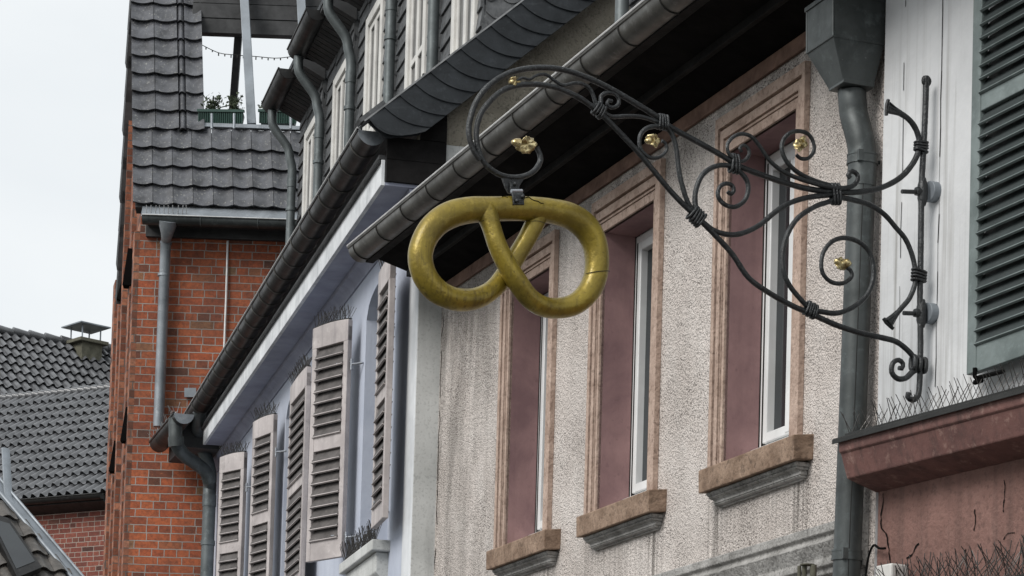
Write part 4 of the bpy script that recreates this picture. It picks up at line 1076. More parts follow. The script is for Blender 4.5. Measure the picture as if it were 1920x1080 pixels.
def dormer(house, fr, sp, n, zb, zw, gnn, gzz, rg, dlen, wgap, ww, with_pipe=True, plen=2.6):
    """sp: far side (where the pipe drops); runs towards the camera by dlen. n: front plane"""
    s1, s0 = sp + .06, sp - dlen
    mb = MB()
    zt = gzz - .06
    mb.fbox(fr, s0, s1, -3 + n, n - .012, zb, zt)
    dm = build('dormer', mb, M['slate'], house, smooth=0)
    wa, wb_ = sp - wgap - ww, sp - wgap
    mb = MB()
    slate_rows(mb, fr, wb_ + .004, s1, n - .012, zb, zt - .02); slate_rows(mb, fr, s0, wa - .004, n - .012, zb, zt - .02); slate_rows(mb, fr, wa, wb_, n - .012, zw + .01, zt - .02)
    scallops(mb, fr.P(s0, n - 3, 0), fr.n, -fr.d, 3.0, zb, zt)
    build('slate_cladding', mb, M['slateedge'], dm, smooth=0)
    mb = MB()
    def rg_(a, b, z0, z1, n0, n1, w):
        mb.fbox(fr, a, a + w, n0, n1, z0, z1); mb.fbox(fr, b - w, b, n0, n1, z0, z1); mb.fbox(fr, a + w, b - w, n0, n1, z1 - w, z1); mb.fbox(fr, a + w, b - w, n0, n1, z0, z0 + w)
    rg_(wa, wb_, zb + .1, zw, n - .02, n + .028, .085); rg_(wa + .085, wb_ - .085, zb + .185, zw - .085, n - .02, n + .008, .05)
    mid = (wa + wb_) / 2; mb.fbox(fr, mid - .035, mid + .035, n - .02, n + .012, zb + .235, zw - .135)
    mb.fbox(fr, wa + .135, wb_ - .135, n - .02, n + .01, zb + .75, zb + .80)
    wn = build('dormer_window', mb, M['oldwhite'], dm, smooth=0, bevel=.006)
    mb = MB(); mb.poly([fr.P(wa + .1, n - .006, zb + .2), fr.P(wa + .1, n - .006, zw - .1), fr.P(wb_ - .1, n - .006, zw - .1), fr.P(wb_ - .1, n - .006, zb + .2)]); 
    mb.fbox(fr, wa + .13, wb_ - .13, n - .0115, n - .008, zb + .2, zw - .12); build('window_pane', mb, M['glass'], dm, smooth=0)
    mb = MB()   # boarded soffit and roof
    nbd = 9; e0, e1 = s0 - .06, s1 + .02
    for k in range(14):
        a = lerp(e0, e1, k / 14); b = lerp(e0, e1, (k + 1) / 14) - .012
        mb.loft([fr.P(a, n - .01, zt - .10), fr.P(b, n - .01, zt - .10), fr.P(b, n - .01, zt + .02), fr.P(a, n - .01, zt + .02)],
                [fr.P(a, gnn - rg * .3, gzz - .03), fr.P(b, gnn - rg * .3, gzz - .03), fr.P(b, gnn - rg * .3, gzz + .02), fr.P(a, gnn - rg * .3, gzz + .02)])
    build('dormer_soffit', mb, M['darkboard'], dm, smooth=0)
    mb = MB()
    a = [fr.P(e0, gnn - .02, gzz + .005), fr.P(e0, n - 3, gzz + .3 + .35), fr.P(e0, n - 3, gzz + .71), fr.P(e0, gnn - .02, gzz + .05)]
    mb.loft(a, [p + fr.d * (e1 - e0) for p in a]); build('dormer_roof', mb, M['slate'], dm, smooth=0)
    e0 = sp - .94; mb = MB(); half_round(mb, fr.P(e0, gnn, gzz), fr.P(e1, gnn, gzz), fr.n, rg, bead=.010)
    for ss in (e0, e1):
        mb.prism([fr.P(ss, gnn + math.cos(math.pi * k / 10) * rg, gzz - math.sin(math.pi * k / 10) * rg) for k in range(11)], fr.d * .005)
    dg = build('dormer_gutter', mb, M['darkgutter'], dm)
    if with_pipe:
        q = [(gnn, gzz - rg + .02), (gnn, gzz - rg - .10), (gnn - .03, gzz - rg - .17), (lerp(gnn, n, .55), gzz - rg - .33), (n + .10, gzz - rg - .44), (n + .075, gzz - rg - .54), (n + .075, gzz - rg - .7)]
        P = [fr.P(sp, a, b) for a, b in crom(q, .04)]; mb = MB(); mb.tube(P, .043, 14)
        e = P[-1]; mb.tube([e + Z * .05, e - Z * plen], .041, 14); mb.tube([e + Z * .08, e - Z * .02], .046, 14)
        mb.tube([e - Z * .22, e - Z * .25], .050, 14)
        build('dormer_pipe', mb, M['zinc'], dm, smooth=45)
nD = -.42
pp = [(545, 400), (597, 300), (655, 220), (730, 130), (812, 60)]
sps = [BF.uv(x, y, nD + .075)[0] for x, y in pp]; print('dormer pipes', sps)
zw = avg(BF.uv(568, 270, nD)[1], BF.uv(630, 150, nD)[1], BF.uv(699, 22, nD)[1])
gnD, gzD = BF.cs(509, 196, sps[0] + .08); print('dormer gutter', gnD, gzD, 'zw', zw)
rgD = .092
zb = zv(nD) - .15
for sp in sps:
    dormer(blue, BF, sp, nD, zb, zw, gnD, gzD, rgD, 1.18, .36, .70)
# dormer of the roughcast house, just showing over its gutter
spx = PF.uv(1166, 20, -.45 + .075)[0]
dormer(pink, PF, spx, -.45, gz - .1, gz + 1.4, -.1, gz + 1.7, .09, 1.2, .22, .7, True, 3.0)

# drain pipes meeting at the far corner of the blue house
sP = sFar - .05
def bpx(x, y, n): return onplane(x, y, BF.P(0, n, 0), BF.n)
mb = MB()
q = [(378, 745, gcn), (374, 775, gcn), (372, 800, gcn - .02), (376, 830, .24), (386, 856, .18), (393, 885, .13), (393, 910, .10), (392, 950, .10)]
P = [bpx(x, y, n) for x, y, n in crom(q, 8)]; mb.tube(P, .068, 14); e = P[-1]
mb.tube([e + Z * .1, V((e.x, e.y, 0))], .066, 14); mb.tube([e + Z * .12, e + Z * .0], .072, 14); mb.tube([e - Z * .35, e - Z * .40], .074, 14)
build('downpipe', mb, M['zinc'], blue, smooth=45)

# ================================================================== brick house
brick = thing('brick_house', 'orange brick house with dark tiled roof and a roof terrace, facing along the street', 'house', KF.P(2, 0, 0))
zE = KF.uv(400, 400, .22)[1]; zWt = KF.uv(400, 430, 0)[1]
sL = 0.0
mb = MB(); KW = 6.0
wall_holes(mb, KF, 0, KW, 0, zWt + .1, 0, [])
build('front_wall', mb, M['brick'], brick, smooth=0)
# gable wall with brick pilaster strips
fG = GF.uv(212, 545, 0)
eL0 = onplane(250, 387, KF.P(0, .24, 0), KF.n); VG = Fr(eL0, dG); q_ = VG.uv(246, 2); tg = (q_[1] - eL0.z) / q_[0]
aS = (eL0 - GF.o).dot(dG) + (q_[0]) * 1.04; aG = (aS, eL0.z + tg * q_[0] * 1.04)
sMax = GF.uv(204, 900, 0)[0]
mb = MB()
mb.prism([GF.P(0, -.01, 0), GF.P(sMax, -.01, 0), GF.P(sMax, -.01, fG[1]), GF.P(aG[0], -.01, aG[1]), GF.P(0, -.01, zE + .1)][::-1], -GF.n * .3)
mb.cur = 1
mb.poly([GF.P(0, 0, 0), GF.P(.001, 0, 0), GF.P(.001, 0, zE), GF.P(0, 0, zE)])
for (a, b, pr) in ((.0, .14, .055), (.42, .58, .04), (.80, .92, .07), (1.30, 1.42, .05), (1.9, 2.1, .03)):
    t0, t1 = a / 2.1 * sMax, b / 2.1 * sMax
    tm = t0
    zt = lerp(zE, aG[1], min(1, tm / aG[0])) - .15 if tm < aG[0] else -.3 + lerp(aG[1], fG[1], (tm - aG[0]) / (sMax - aG[0])) - .15
    mb.fbox(GF, t0, t1, -.012, pr, 0, zt)
build('gable_wall', mb, [M['gablebrick'], M['gablebrick']], brick, smooth=0)
for (x, y, h) in ((236, 795, .36), (214, 855, .34), (240, 500, .4), (228, 545, .2)):
    mb = MB(); s, z = GF.uv(x + 3, y, .05); mb.loft([GF.P(s + .0, .075, z + h * .5), GF.P(s + .16, .04, z + h * .5), GF.P(s + .16, .02, z + h * .5), GF.P(s, .02, z + h * .5)], [GF.P(s + .0, .12, z - h * .5), GF.P(s + .16, .09, z - h * .5), GF.P(s + .16, .02, z - h * .5), GF.P(s, .02, z - h * .5)])
    build('gable_vent', mb, M['black'], brick, smooth=0)
# roof, tiled
eu = KF.d
O = KF.P(0, .24, zE + .02)
eL0 = onplane(250, 387, O, KF.n); VG = Fr(eL0, dG); q_ = VG.uv(246, 2); th = math.atan2(q_[1] - eL0.z, q_[0]); print('roof pitch', math.degrees(th))
ev = (dG * math.cos(th) + Z * math.sin(th)).normalized(); nrm = eu.cross(ev).normalized()
if nrm.z < 0: nrm = -nrm
def uvR(px, py):
    p = onplane(px, py, O, nrm) - O; g = eu.dot(ev); a, b = p.dot(eu), p.dot(ev); dd = 1 - g * g
    return (a - g * b) / dd, (b - g * a) / dd
L11 = uvR(300, 4)[1]; L0 = uvR(300, 387)[1]
rh = (L11 - L0) / 11.25
uL = uvR(249, 300)[0]; uM = uvR(381, 120)[0]
vM = uvR(450, 243)[1]; v0 = L0
cw = (uvR(520, 380)[0] - uvR(294, 380)[0]) / 6.0
def tile_patch(mb, O, eu, ev, nrm, u0, v0, ncol, nrow, cw, rh, prof, lift=.045, over=.06, clip=None, th=.022, ns=8, jit=.004, und=.012):
    for r in range(nrow):
        for c in range(ncol):
            if clip and not clip(u0 + (c + .5) * cw, v0 + (r + .5) * rh, r, c): continue
            va, vb = v0 + r * rh, v0 + (r + 1) * rh + over
            jl = random.uniform(-jit, jit); jv = random.uniform(-jit, jit)
            lo, hi, bt = [], [], []
            for i in range(ns + 1):
                t = i / ns; u = u0 + (c + .012 + t * .976) * cw; h = prof(t)
                lo.append(O + eu * u + ev * (va + jv) + nrm * (h + lift + jl)); hi.append(O + eu * u + ev * vb + nrm * (h * .9)); bt.append(O + eu * u + ev * (va + jv + und) + nrm * (h + lift - th * 1.6 + jl))
            a = mb.add(lo); b = mb.add(hi); d = mb.add(bt)
            for i in range(ns):
                mb.face([a[i], a[i + 1], b[i + 1], b[i]]); mb.face([d[i], d[i + 1], a[i + 1], a[i]])
            mb.face([d[0], a[0], b[0]]); mb.face([d[-1], b[-1], a[-1]])
profA = lambda t: .030 * (2 * t - 1) ** 4 + .006 * math.cos(2 * math.pi * t) + (-.016 if t < .01 or t > .99 else 0)
mb = MB()
nlow = int(round((vM - v0) / rh)); ncl = 3
tile_patch(mb, O, eu, ev, nrm, uL, v0, 13, nlow, cw, rh, profA)
# left strip: two broad columns, a narrow verge roll, one more column
wS = (uM - uL)
tile_patch(mb, O, eu, ev, nrm, uL, v0 + nlow * rh, 2, 14, wS * .325, rh, profA)
tile_patch(mb, O, eu, ev, nrm, uL + wS * .65, v0 + nlow * rh, 1, 14, wS * .10, rh, lambda t: .035 * math.sin(math.pi * t) - .01)
tile_patch(mb, O, eu, ev, nrm, uL + wS * .75, v0 + nlow * rh, 1, 14, wS * .25, rh, profA)
vr = (aG[0] / 1)  # ridge
build('roof', mb, M['clay'], brick, smooth=50)
mb = MB()   # closed body under the tiles
def rp_(u, v, h=0): return O + eu * u + ev * v + nrm * h
dpt = 1.2
for (ua, ub, va, vb) in ((uL + .02, uL + cw * 13, v0 - .02, v0 + nlow * rh), (uL + .02, uM - .01, v0 + nlow * rh, v0 + (nlow + 14) * rh)):
    q = [rp_(ua, va), rp_(ub, va), rp_(ub, vb), rp_(ua, vb)]; mb.prism(q, -nrm * .10)
build('roof_deck', mb, M['darkboard'], brick, smooth=0)
# rear slope verge seen as a dark stepped strip at the far left
mb = MB()
a_, b_ = (aG[0], aG[1] + .08), (GF.uv(207, 540, .18)[0], GF.uv(207, 540, .18)[1])
nst = 9
for k in range(nst + 3):
    t0, t1 = k / nst, (k + 1) / nst + .04
    if t0 >= 1: break
    p0 = GF.P(lerp(a_[0], b_[0], t0), 0, lerp(a_[1], b_[1], t0)); p1 = GF.P(lerp(a_[0], b_[0], t1), 0, lerp(a_[1], b_[1], t1))
    up = Z * .02 + GF.d * .03
    off = .02 if k % 2 else .012
    mb.loft([p0 - GF.n * .05 - up * 3, p0 + GF.n * (.09 + off) - up * 3, p0 + GF.n * (.09 + off) + up * 3, p0 - GF.n * .05 + up * 3],
            [p1 - GF.n * .05 - up * 3, p1 + GF.n * (.105 + off) - up * 3, p1 + GF.n * (.105 + off) + up * 3, p1 - GF.n * .05 + up * 3])
build('verge_tiles', mb, M['darkboard'], brick, smooth=0)
# eave: zinc apron, gutter, dark fascia
zG = KF.uv(400, 409, .34)[1]
sg0, sg1_ = KF.uv(267, 409, .34)[0], 3.6
mb = MB(); q = [rp_(uL + .10, v0 + .03, -.012), rp_(uL + 4, v0 + .03, -.012), KF.P(uL + 4, .36, zG + .012), KF.P(uL + .10, .36, zG + .012)]; mb.prism(q, -nrm * .006)
build('zinc_apron', mb, M['palezinc'], brick, smooth=0)
mb = MB(); half_round(mb, KF.P(sg0, .29, zG), KF.P(sg1_, .29, zG), KF.n, .075, bead=.008)
mb.prism([KF.P(sg0, .29 + math.cos(math.pi * k / 10) * .075, zG - math.sin(math.pi * k / 10) * .075) for k in range(11)], -KF.d * .004)
for x in (372, 480):
    pass
gt = build('rain_gutter', mb, M['darkzinc'], brick)
for x in (372, 480):
    s = KF.uv(x, 415, .36)[0]; gutter_seams(gt, M['zinc'], KF.P(s, .29, zG), KF.P(s + .1, .29, zG), KF.n, .075, 9, start=.02, rr=.006)
mb = MB(); mb.tube([KF.P(sg0, .373, zG + .006), KF.P(sg1_, .373, zG + .006)], .0055, 6); build('rim_glint', mb, M['lip'], gt)  # pale line painting the sky's reflection on the bead
mb = MB(); zf0, zf1 = KF.uv(400, 448, .03)[1], zG + .02
mb.fbox(KF, sg0 + .0, 3.6, .004, .05, zf0, zf1 - .03); mb.fbox(KF, sg0 + .03, 3.6, .05, .25, zG - .035, zG - .012); build('fascia_board', mb, M['darkboard'], brick, smooth=0, bevel=.003)
# downpipe with funnel
def kp(x, y, n): return onplane(x, y, KF.P(0, n, 0), KF.n)
mb = MB(); t0, t1, t2 = kp(315, 414, .30), kp(313, 440, .24), kp(311, 452, .14)
mb.tube([t0, t0.lerp(t1, .35), t1, t2], [.098, .09, .062, .05], 18)
t3 = kp(297, 800, .09); mb.tube([t2, kp(310, 470, .10), t3], .056, 16); c = kp(307, 515, .10); 
for c_ in (kp(307, 516, .098), kp(311, 456, .12)): mb.tube([c_ + Z * .012, c_ - Z * .012], .064, 16)
build('downpipe', mb, M['palezinc'], brick, smooth=45)
mb = MB(); mb.tube([kp(427, 452, .03), kp(424, 560, .03), kp(420, 662, .03)], .012, 8); build('lightning_rod_wire', mb, M['lip'], brick)
mb = MB()
for k in range(10):
    x = 274 + k * 8.4; p = kp(x, 405, .34); mb.tube([p, p + Z * .115 + KF.d * random.uniform(-.01, .01)], .004, 4)
mb.obox(kp(312, 406, .34), KF.d * .26, KF.n * .02, Z * .006)
tag(build('bird_spike_strip', mb, M['spikelight'], smooth=0), 'short row of pale upright spikes on the brick house gutter', 'bird spikes', 'bird spikes')
# roof terrace: dark canopy, posts, rail
def kd(x, y, n): return onplane(x, y, KF.P(0, n, 0), KF.n)
mb = MB()
zc = kd(450, 63, -.9).z; sa, sb = KF.uv(360, 63, -.9)[0], KF.uv(640, 66, -.9)[0]
for k in range(5):
    mb.fbox(KF, sa, sb, -1.02 + .004 * (k % 2), -.9 + .006 * (k % 2), zc + k * .165, zc + (k + 1) * .165 - .008)
mb.prism([KF.P(sa, -1.03, zc + .3), KF.P(sb, -1.03, zc + .3), KF.P(sb, -2.8, zc + 1.3), KF.P(sa, -2.8, zc + 1.3)], Z * .1)
build('canopy', mb, M['darkboard'], brick, smooth=0, bevel=.002)
mb = MB()
def strut(p, q, w, d):
    p, q = V(p), V(q); t = (q - p).normalized(); e = KF.d; f = t.cross(e).normalized(); e = f.cross(t).normalized()
    mb.obox((p + q) / 2, t * (q - p).length / 2, e * w, f * d)
strut(kd(472, 236, -.35), kd(455, -60, -.85), .047, .05); strut(kd(578, 236, -.35), kd(561, -60, -.85), .047, .05)
build('steel_post', mb, M['steel'], brick, smooth=0, bevel=.004)
mb = MB(); strut(kd(434, 240, -1.6), kd(449, 40, -1.0), .04, .06); build('timber_post', mb, M['darkboard'], brick, smooth=0, bevel=.004)
mb = MB(); mb.tube([kd(376, 238, -.25), kd(640, 245, -.25)], .022, 10)
for x in (397, 439, 508, 545): mb.tube([kd(x, 213, -.12), kd(x, 241, -.12)], .014, 8)
build('terrace_rail', mb, M['palezinc'], brick, smooth=40)
mb = MB()
q = [rp_(uM - .05, vM - .0, .02), rp_(uL + cw * 13, vM - .0, .02), rp_(uL + cw * 13, vM + .06, .01), rp_(uM - .05, vM + .06, .01)]; mb.prism(q, nrm * .012)
mb.fbox(KF, uM + .02, uL + cw * 13, -2.6, rp_(0, vM).dot(KF.n) - KF.o.dot(KF.n) - .05, rp_(0, vM).z - .05, rp_(0, vM).z + .0)
build('zinc_ledge', mb, M['palezinc'], brick, smooth=0)
# planters with plants
def planter(xa, xb, lab):
    root = thing('flower_box', lab, 'flower box', kd((xa + xb) / 2, 235, -.3), 'flower boxes on the roof terrace')
    mb = MB(); a, b = kd(xa, 234, -.30), kd(xb, 235, -.30); h = kd(xa, 212, -.30).z - a.z
    n = max(6, int((xb - xa) / 4))
    for side in (0, 1):
        pass
    e = (b - a).normalized(); L = (b - a).length
    lo = [a + e * .02 + KF.n * .05, b - e * .02 + KF.n * .05, b - e * .02 - KF.n * .1, a + e * .02 - KF.n * .1]; hi = [a + KF.n * .075 + Z * h, b + KF.n * .075 + Z * h, b - KF.n * .12 + Z * h, a - KF.n * .12 + Z * h]
    mb.loft(lo, hi)
    for i in range(n): 
        t = (i + .5) / n; p = a + e * L * t + KF.n * .055; mb.tube([p, p + Z * h * .85 + KF.n * .02], .010, 5)
    build('box_body', mb, M['plantbox'], root, smooth=30)
    mb = MB(); mb.obox((a + b) / 2 + Z * h + KF.n * .08, e * (L / 2 + .01), KF.n * .012, Z * .014); build('rim', mb, M['plantbox'], root, smooth=0)
    return a, b, h
planter(372, 456, 'green ribbed flower box holding two small shrubs, left of the steel post'); planter(486, 556, 'green ribbed flower box half hidden behind the dormer gutter')
def shrub(px, py, r, lab, n=160):
    root = thing('potted_shrub', lab, 'plant', kd(px, 212, -.30), 'shrubs in the flower boxes')
    c = kd(px, py, -.32); mb = MB(); base = kd(px, 212, -.32)
    tips = []
    for i in range(11):
        t = c + KF.d * random.gauss(0, r * .55) + KF.n * random.gauss(0, r * .4) + Z * random.uniform(-.2, .95) * r
        mb.tube([base, base.lerp(t, .5) + Z * .02, t], .006, 4); tips.append(t)
    build('stems', mb, M['leaf'], root)
    mb = MB()
    for i in range(n):
        t = random.choice(tips); o = base.lerp(t, random.uniform(.3, 1.05)) + V((random.gauss(0, .03), random.gauss(0, .03), random.gauss(0, .03)))
        a = V((random.gauss(0, 1), random.gauss(0, 1), random.gauss(0, 1))).normalized(); b = a.cross(V((random.gauss(0, 1), random.gauss(0, 1), random.gauss(0, 1)))).normalized()
        l = random.uniform(.014, .03); mb.poly([o - a * l, o + b * l * .5, o + a * l, o - b * l * .5])
    build('foliage', mb, M['leaf'], root, smooth=0)
shrub(397, 198, .11, 'rounded dark green shrub at the left end of the flower box'); shrub(438, 200, .12, 'spiky brownish green shrub beside the steel post'); shrub(500, 205, .07, 'low sparse shrub in the box behind the dormer gutter', 70)
mb = MB(); q = crom([(378, 84), (410, 99), (440, 103), (480, 106), (520, 109), (560, 104)], 6); P = [kd(x, y, -.8) for x, y in q]; mb.tube(P, .0045, 5)
for i, p in enumerate(P):
    if i % 2 == 0: mb.tube([p, p - Z * .022 * random.uniform(.6, 1.6)], .007, 5)
tag(build('string_lights', mb, M['seam'], smooth=0), 'thin string of tiny lights sagging across the terrace opening', 'string lights')
# small lean-to roof and gutter squeezed between brick and blue house
mb = MB(); s_a = BF.uv(346, 772, .30); 
gd = vpdir(-455); P0_ = atY(345, 776, 23.75); P1_ = P0_ + gd * 1.55; on_ = V((-gd.y, gd.x, 0))
half_round(mb, P0_, P1_, on_, .10, bead=.012); mb.prism([P1_ + on_ * .10 * math.cos(math.pi * k / 8) - Z * .10 * math.sin(math.pi * k / 8) for k in range(9)], gd * .005)
o_ = build('corner_gutter', mb, M['darkgutter'], blue)
mb = MB(); mb.prism([P0_ + on_ * .10 * math.cos(math.pi * k / 8) - Z * .10 * math.sin(math.pi * k / 8) for k in range(9)], -gd * .005); build('end_cap', mb, M['palezinc'], o_)
mb = MB(); q = [(329, 785, 23.9), (329, 805, 23.9), (331, 832, 23.9), (345, 853, 24.0), (366, 868, 24.1), (386, 885, 24.2), (393, 905, 24.25)]; P = [atY(x, y, n) for x, y, n in crom(q, 8)]; mb.tube(P, .068, 14); mb.tube([P[4] + Z * .02, P[5] - Z * .03], .077, 14); build('branch_pipe', mb, M['darkzinc'], blue, smooth=45)
mb = MB(); q = [P0_ - on_ * .09 + gd * .3, P1_ - on_ * .09, P1_ - on_ * .75 + Z * .5, P0_ - on_ * .75 + Z * .5 + gd * .3]; mb.prism(q, Z * .05)
q = [P0_ - on_ * .10 - Z * .20, P0_ - on_ * .10, P0_ - on_ * .72 + Z * .46, P0_ - on_ * .72 - Z * .20]; mb.prism([p + gd * .62 for p in q], gd * .9)
build('lean_to', mb, M['darkboard'], blue, smooth=0)
mb = MB(); q = [kd(346, 728, .02), kd(368, 728, .02), kd(368, 745, .02), kd(346, 745, .02)]; mb.prism(q, KF.n * .02); build('wall_flashing', mb, M['steel'], brick, smooth=0)
mb = MB(); p = kd(290, 836, .45)
for k in range(26):
    a = P0_.lerp(P1_, k / 26) + on_ * .07; mb.tube([a, a + Z * .13 * random.uniform(.5, 1) + on_ * random.uniform(-.05, .09)], .0028, 4)
mb.obox((P0_ + P1_) / 2 + on_ * .07, (P1_ - P0_) * .48, on_ * .012, Z * .004)
tag(build('bird_spike_strip', mb, M['spikelight'], smooth=0), 'pale spikes on the short corner gutter in front of the brick wall', 'bird spikes', 'bird spikes')

# ================================================================== tiled houses far down the street
def house_dirs(a):
    e = V((1, -a, 0)).normalized(); return e, V((-e.y, e.x, 0))
far = thing('tiled_house', 'far red brick house with two grey pantile roof slopes and a capped chimney', 'house', atY(100, 1000, 40) * 1.0)
far.location.z = 0
# lower slope
eL, bL = house_dirs(.57); pE = atY(197, 926, 40); thl = math.radians(38)
evL = bL * math.cos(thl) + Z * math.sin(thl); nL = evL.cross(-eL).normalized()
if nL.z < 0: nL = -nL
profB = lambda t: .062 * max(0, math.sin(math.pi * min(1, t * 1.45))) if t < .69 else -.006 * math.sin(math.pi * (t - .69) / .31)
mb = MB()
pr0 = onplane(206, 732, pE, nL); rt = (pr0 - pE); vmax = rt.dot(evL); umax = rt.dot(eL); print('far lower', vmax, umax)
nr = 12; rhl = vmax / nr
def in_poly(x, y, poly):
    c = False; j = len(poly) - 1
    for i in range(len(poly)):
        if (poly[i][1] > y) != (poly[j][1] > y) and x < (poly[j][0] - poly[i][0]) * (y - poly[i][1]) / (poly[j][1] - poly[i][1]) + poly[i][0]: c = not c
        j = i
    return c
uSt = -2.2
tile_patch(mb, pE, eL, evL, nL, uSt - 3.6, -.02, int(6.6 / .185), nr, .185, rhl, profB, lift=.055, th=.034, und=.05, over=.05, clip=lambda u, v, r, c: (u - (v * .0)) < .10 + v * 0 and u > -5 or u < .1 + v * .9, ns=10)
build('roof_slope', mb, M['farclay'], far, smooth=50)
mb = MB(); q = [pE + eL * -6, pE + eL * .1, pE + eL * 3 + evL * vmax, pE + eL * -6 + evL * vmax]; mb.prism(q, -nL * .12); build('roof_deck', mb, M['darkboard'], far, smooth=0)
# brick wall under it with a turned corner
mb = MB(); wl = pE + bL * .22
FB = Fr(wl, -eL); 
if FB.n.dot(CAM - wl) < 0: FB = Fr(wl, -eL, -FB.n)
mb.fbox(FB, .0, 7, -.3, 0, 0, pE.z - .04)
sidew = wl; e2 = (eL * .55 + bL * .85).normalized(); mb.poly([V((wl.x, wl.y, 0)), V((wl.x, wl.y, 0)) + e2 * 3, V((wl.x, wl.y, pE.z)) + e2 * 3, V((wl.x, wl.y, pE.z + .1))])
build('wall', mb, M['farbrick'], far, smooth=0)
mb = MB(); g0, g1 = pE - bL * .10 - Z * .02 + eL * .02, pE - bL * .10 - Z * .02 - eL * 5
half_round(mb, g1, g0, -bL, .085, bead=.012); mb.prism([g0 - bL * .085 * math.cos(math.pi * k / 8) - Z * .085 * math.sin(math.pi * k / 8) for k in range(9)], eL * .006)
mb.prism([pE + bL * .2 - Z * .22, pE - bL * .04 - Z * .12, pE - bL * .04 - Z * .0, pE + bL * .2], -eL * 5)
build('rain_gutter', mb, M['darkgutter'], far)
# upper slope behind
eU, bU = house_dirs(-.67); pU = atY(100, 741, 47); thu = math.radians(40)
evU = bU * math.cos(thu) + Z * math.sin(thu); nU = evU.cross(-eU).normalized()
if nU.z < 0: nU = -nU
r1 = onplane(6, 626, pU, nU); r2 = onplane(208, 660, pU, nU)
vU = avg((r1 - pU).dot(evU), (r2 - pU).dot(evU)); print('upper', (r1 - pU).dot(evU), (r2 - pU).dot(evU))
mb = MB(); nr = 8; rhu = .34
v_top = vU; v_bot = vU - nr * rhu
tile_patch(mb, pU, eU, evU, nU, -8.0, v_bot, int(11.4 / .19), nr, .19, rhu, profB, lift=.055, th=.034, und=.05, over=.05, ns=10)
build('roof_slope', mb, M['farclay'], far, smooth=50)
mb = MB(); q = [pU - eU * 8 + evU * v_bot, pU + eU * 3.4 + evU * v_bot, pU + eU * 3.4 + evU * v_top, pU - eU * 8 + evU * v_top]; mb.prism(q, -nU * .12); build('roof_deck', mb, M['darkboard'], far, smooth=0)
mb = MB()
for k in range(33):
    a = pU + evU * (v_top + .02) + eU * (-8.0 + k * .34) + nU * .05; b = a + eU * .36
    mb.tube([a + Z * .03, b], [.085, .07], 10)
build('ridge_tiles', mb, M['farclay'], far, smooth=50)
mb = MB(); a, b = onplane(-8, 752, pE, nL), onplane(212, 731, pE, nL)
for k in range(18):
    p, q = a.lerp(b, k / 18), a.lerp(b, (k + 1.08) / 18); mb.tube([p + Z * .05, q + Z * .02], [.085, .07], 8)
build('ridge_tiles', mb, M['farclay'], far, smooth=50)
# chimney with flat cowl
cY = 49.0; cc = atY(160, 651, cY); pxm = cY / F
mb = MB(); e45, f45 = V((1, .9, 0)).normalized(), V((-.9, 1, 0)).normalized()
zt = atY(160, 647, cY).z; mb.obox(V((cc.x, cc.y, zt - 1.0)), e45 * 22 * pxm, f45 * 24 * pxm, Z * 1.0); ch = build('chimney', mb, M['concrete'], far, smooth=0)
mb = MB(); mb.obox(V((cc.x, cc.y, zt + .03)), e45 * 31 * pxm, f45 * 33 * pxm, Z * .035); build('chimney_slab', mb, M['concrete'], ch, smooth=0, bevel=.01)
mb = MB(); zc2 = atY(160, 613, cY).z
tp = V((cc.x, cc.y, zc2)); c4 = [tp + e45 * 33 * pxm * a + f45 * 35 * pxm * b for a, b in ((-1, -1), (1, -1), (1, 1), (-1, 1))]
ap = tp + Z * .05
i4 = mb.add(c4); i5 = mb.add([ap]); j4 = mb.add([p - Z * .025 for p in c4])
for k in range(4): mb.face([i4[k], i4[(k + 1) % 4], i5[0]]); mb.face([j4[k], j4[(k + 1) % 4], i4[(k + 1) % 4], i4[k]])
mb.face(j4[::-1])
for a, b in ((-1, -1), (1, -1), (1, 1), (-1, 1)):
    p = V((cc.x, cc.y, zt + .06)) + e45 * 20 * pxm * a + f45 * 20 * pxm * b; mb.tube([p, V((p.x, p.y, zc2))], .016, 6)
build('chimney_cowl', mb, M['steel'], ch, smooth=0)
# lower left: old roof with skylight and zinc-edged hip
old = thing('attic_house', 'low old house with mossy brown pantiles, a skylight and a zinc-edged hip', 'house', V((atY(20, 1000, 33).x, 33, 0)))
eO, bO = house_dirs(-.62); pO = atY(60, 1010, 33.5); tho = math.radians(46)
evO = bO * math.cos(tho) + Z * math.sin(tho); nO = evO.cross(-eO).normalized()
if nO.z < 0: nO = -nO
poly = [(-420, 930), (18, 938), (145, 1090), (145, 1300), (-420, 1300)]
mb = MB()
def clipO(u, v, r, c):
    x, y = proj(pO + eO * u + evO * v); return in_poly(x, y, poly)
tile_patch(mb, pO, eO, evO, nO, -6.12, -4.0, 36, 18, .26, .36, lambda t: .06 * max(0, math.sin(math.pi * min(1, t * 1.3))), lift=.06, over=.05, clip=clipO, ns=6)
build('roof', mb, M['mossclay'], old, smooth=50)
mb = MB(); mb.prism([onplane(x, y, pO - nO * .03, nO) for x, y in ((-420, 935), (16, 938), (143, 1090), (143, 1290), (-420, 1290))], -nO * .08); build('roof_deck', mb, M['darkboard'], old, smooth=0)
h0, h1 = onplane(14, 936, pO, nO), onplane(150, 1096, pO, nO)
mb = MB(); dr = (h1 - h0).normalized(); sd_ = dr.cross(nO).normalized()
q = [h0 - dr * .4, h1 + dr * 1.5]
mb.obox((q[0] + q[1]) / 2 + nO * .03, (q[1] - q[0]) / 2, sd_ * .10, nO * .012); mb.tube([q[0] + nO * .06 + sd_ * .09, q[1] + nO * .06 + sd_ * .09], .025, 8); mb.tube([q[0] + nO * .06 - sd_ * .09, q[1] + nO * .06 - sd_ * .09], .02, 8)
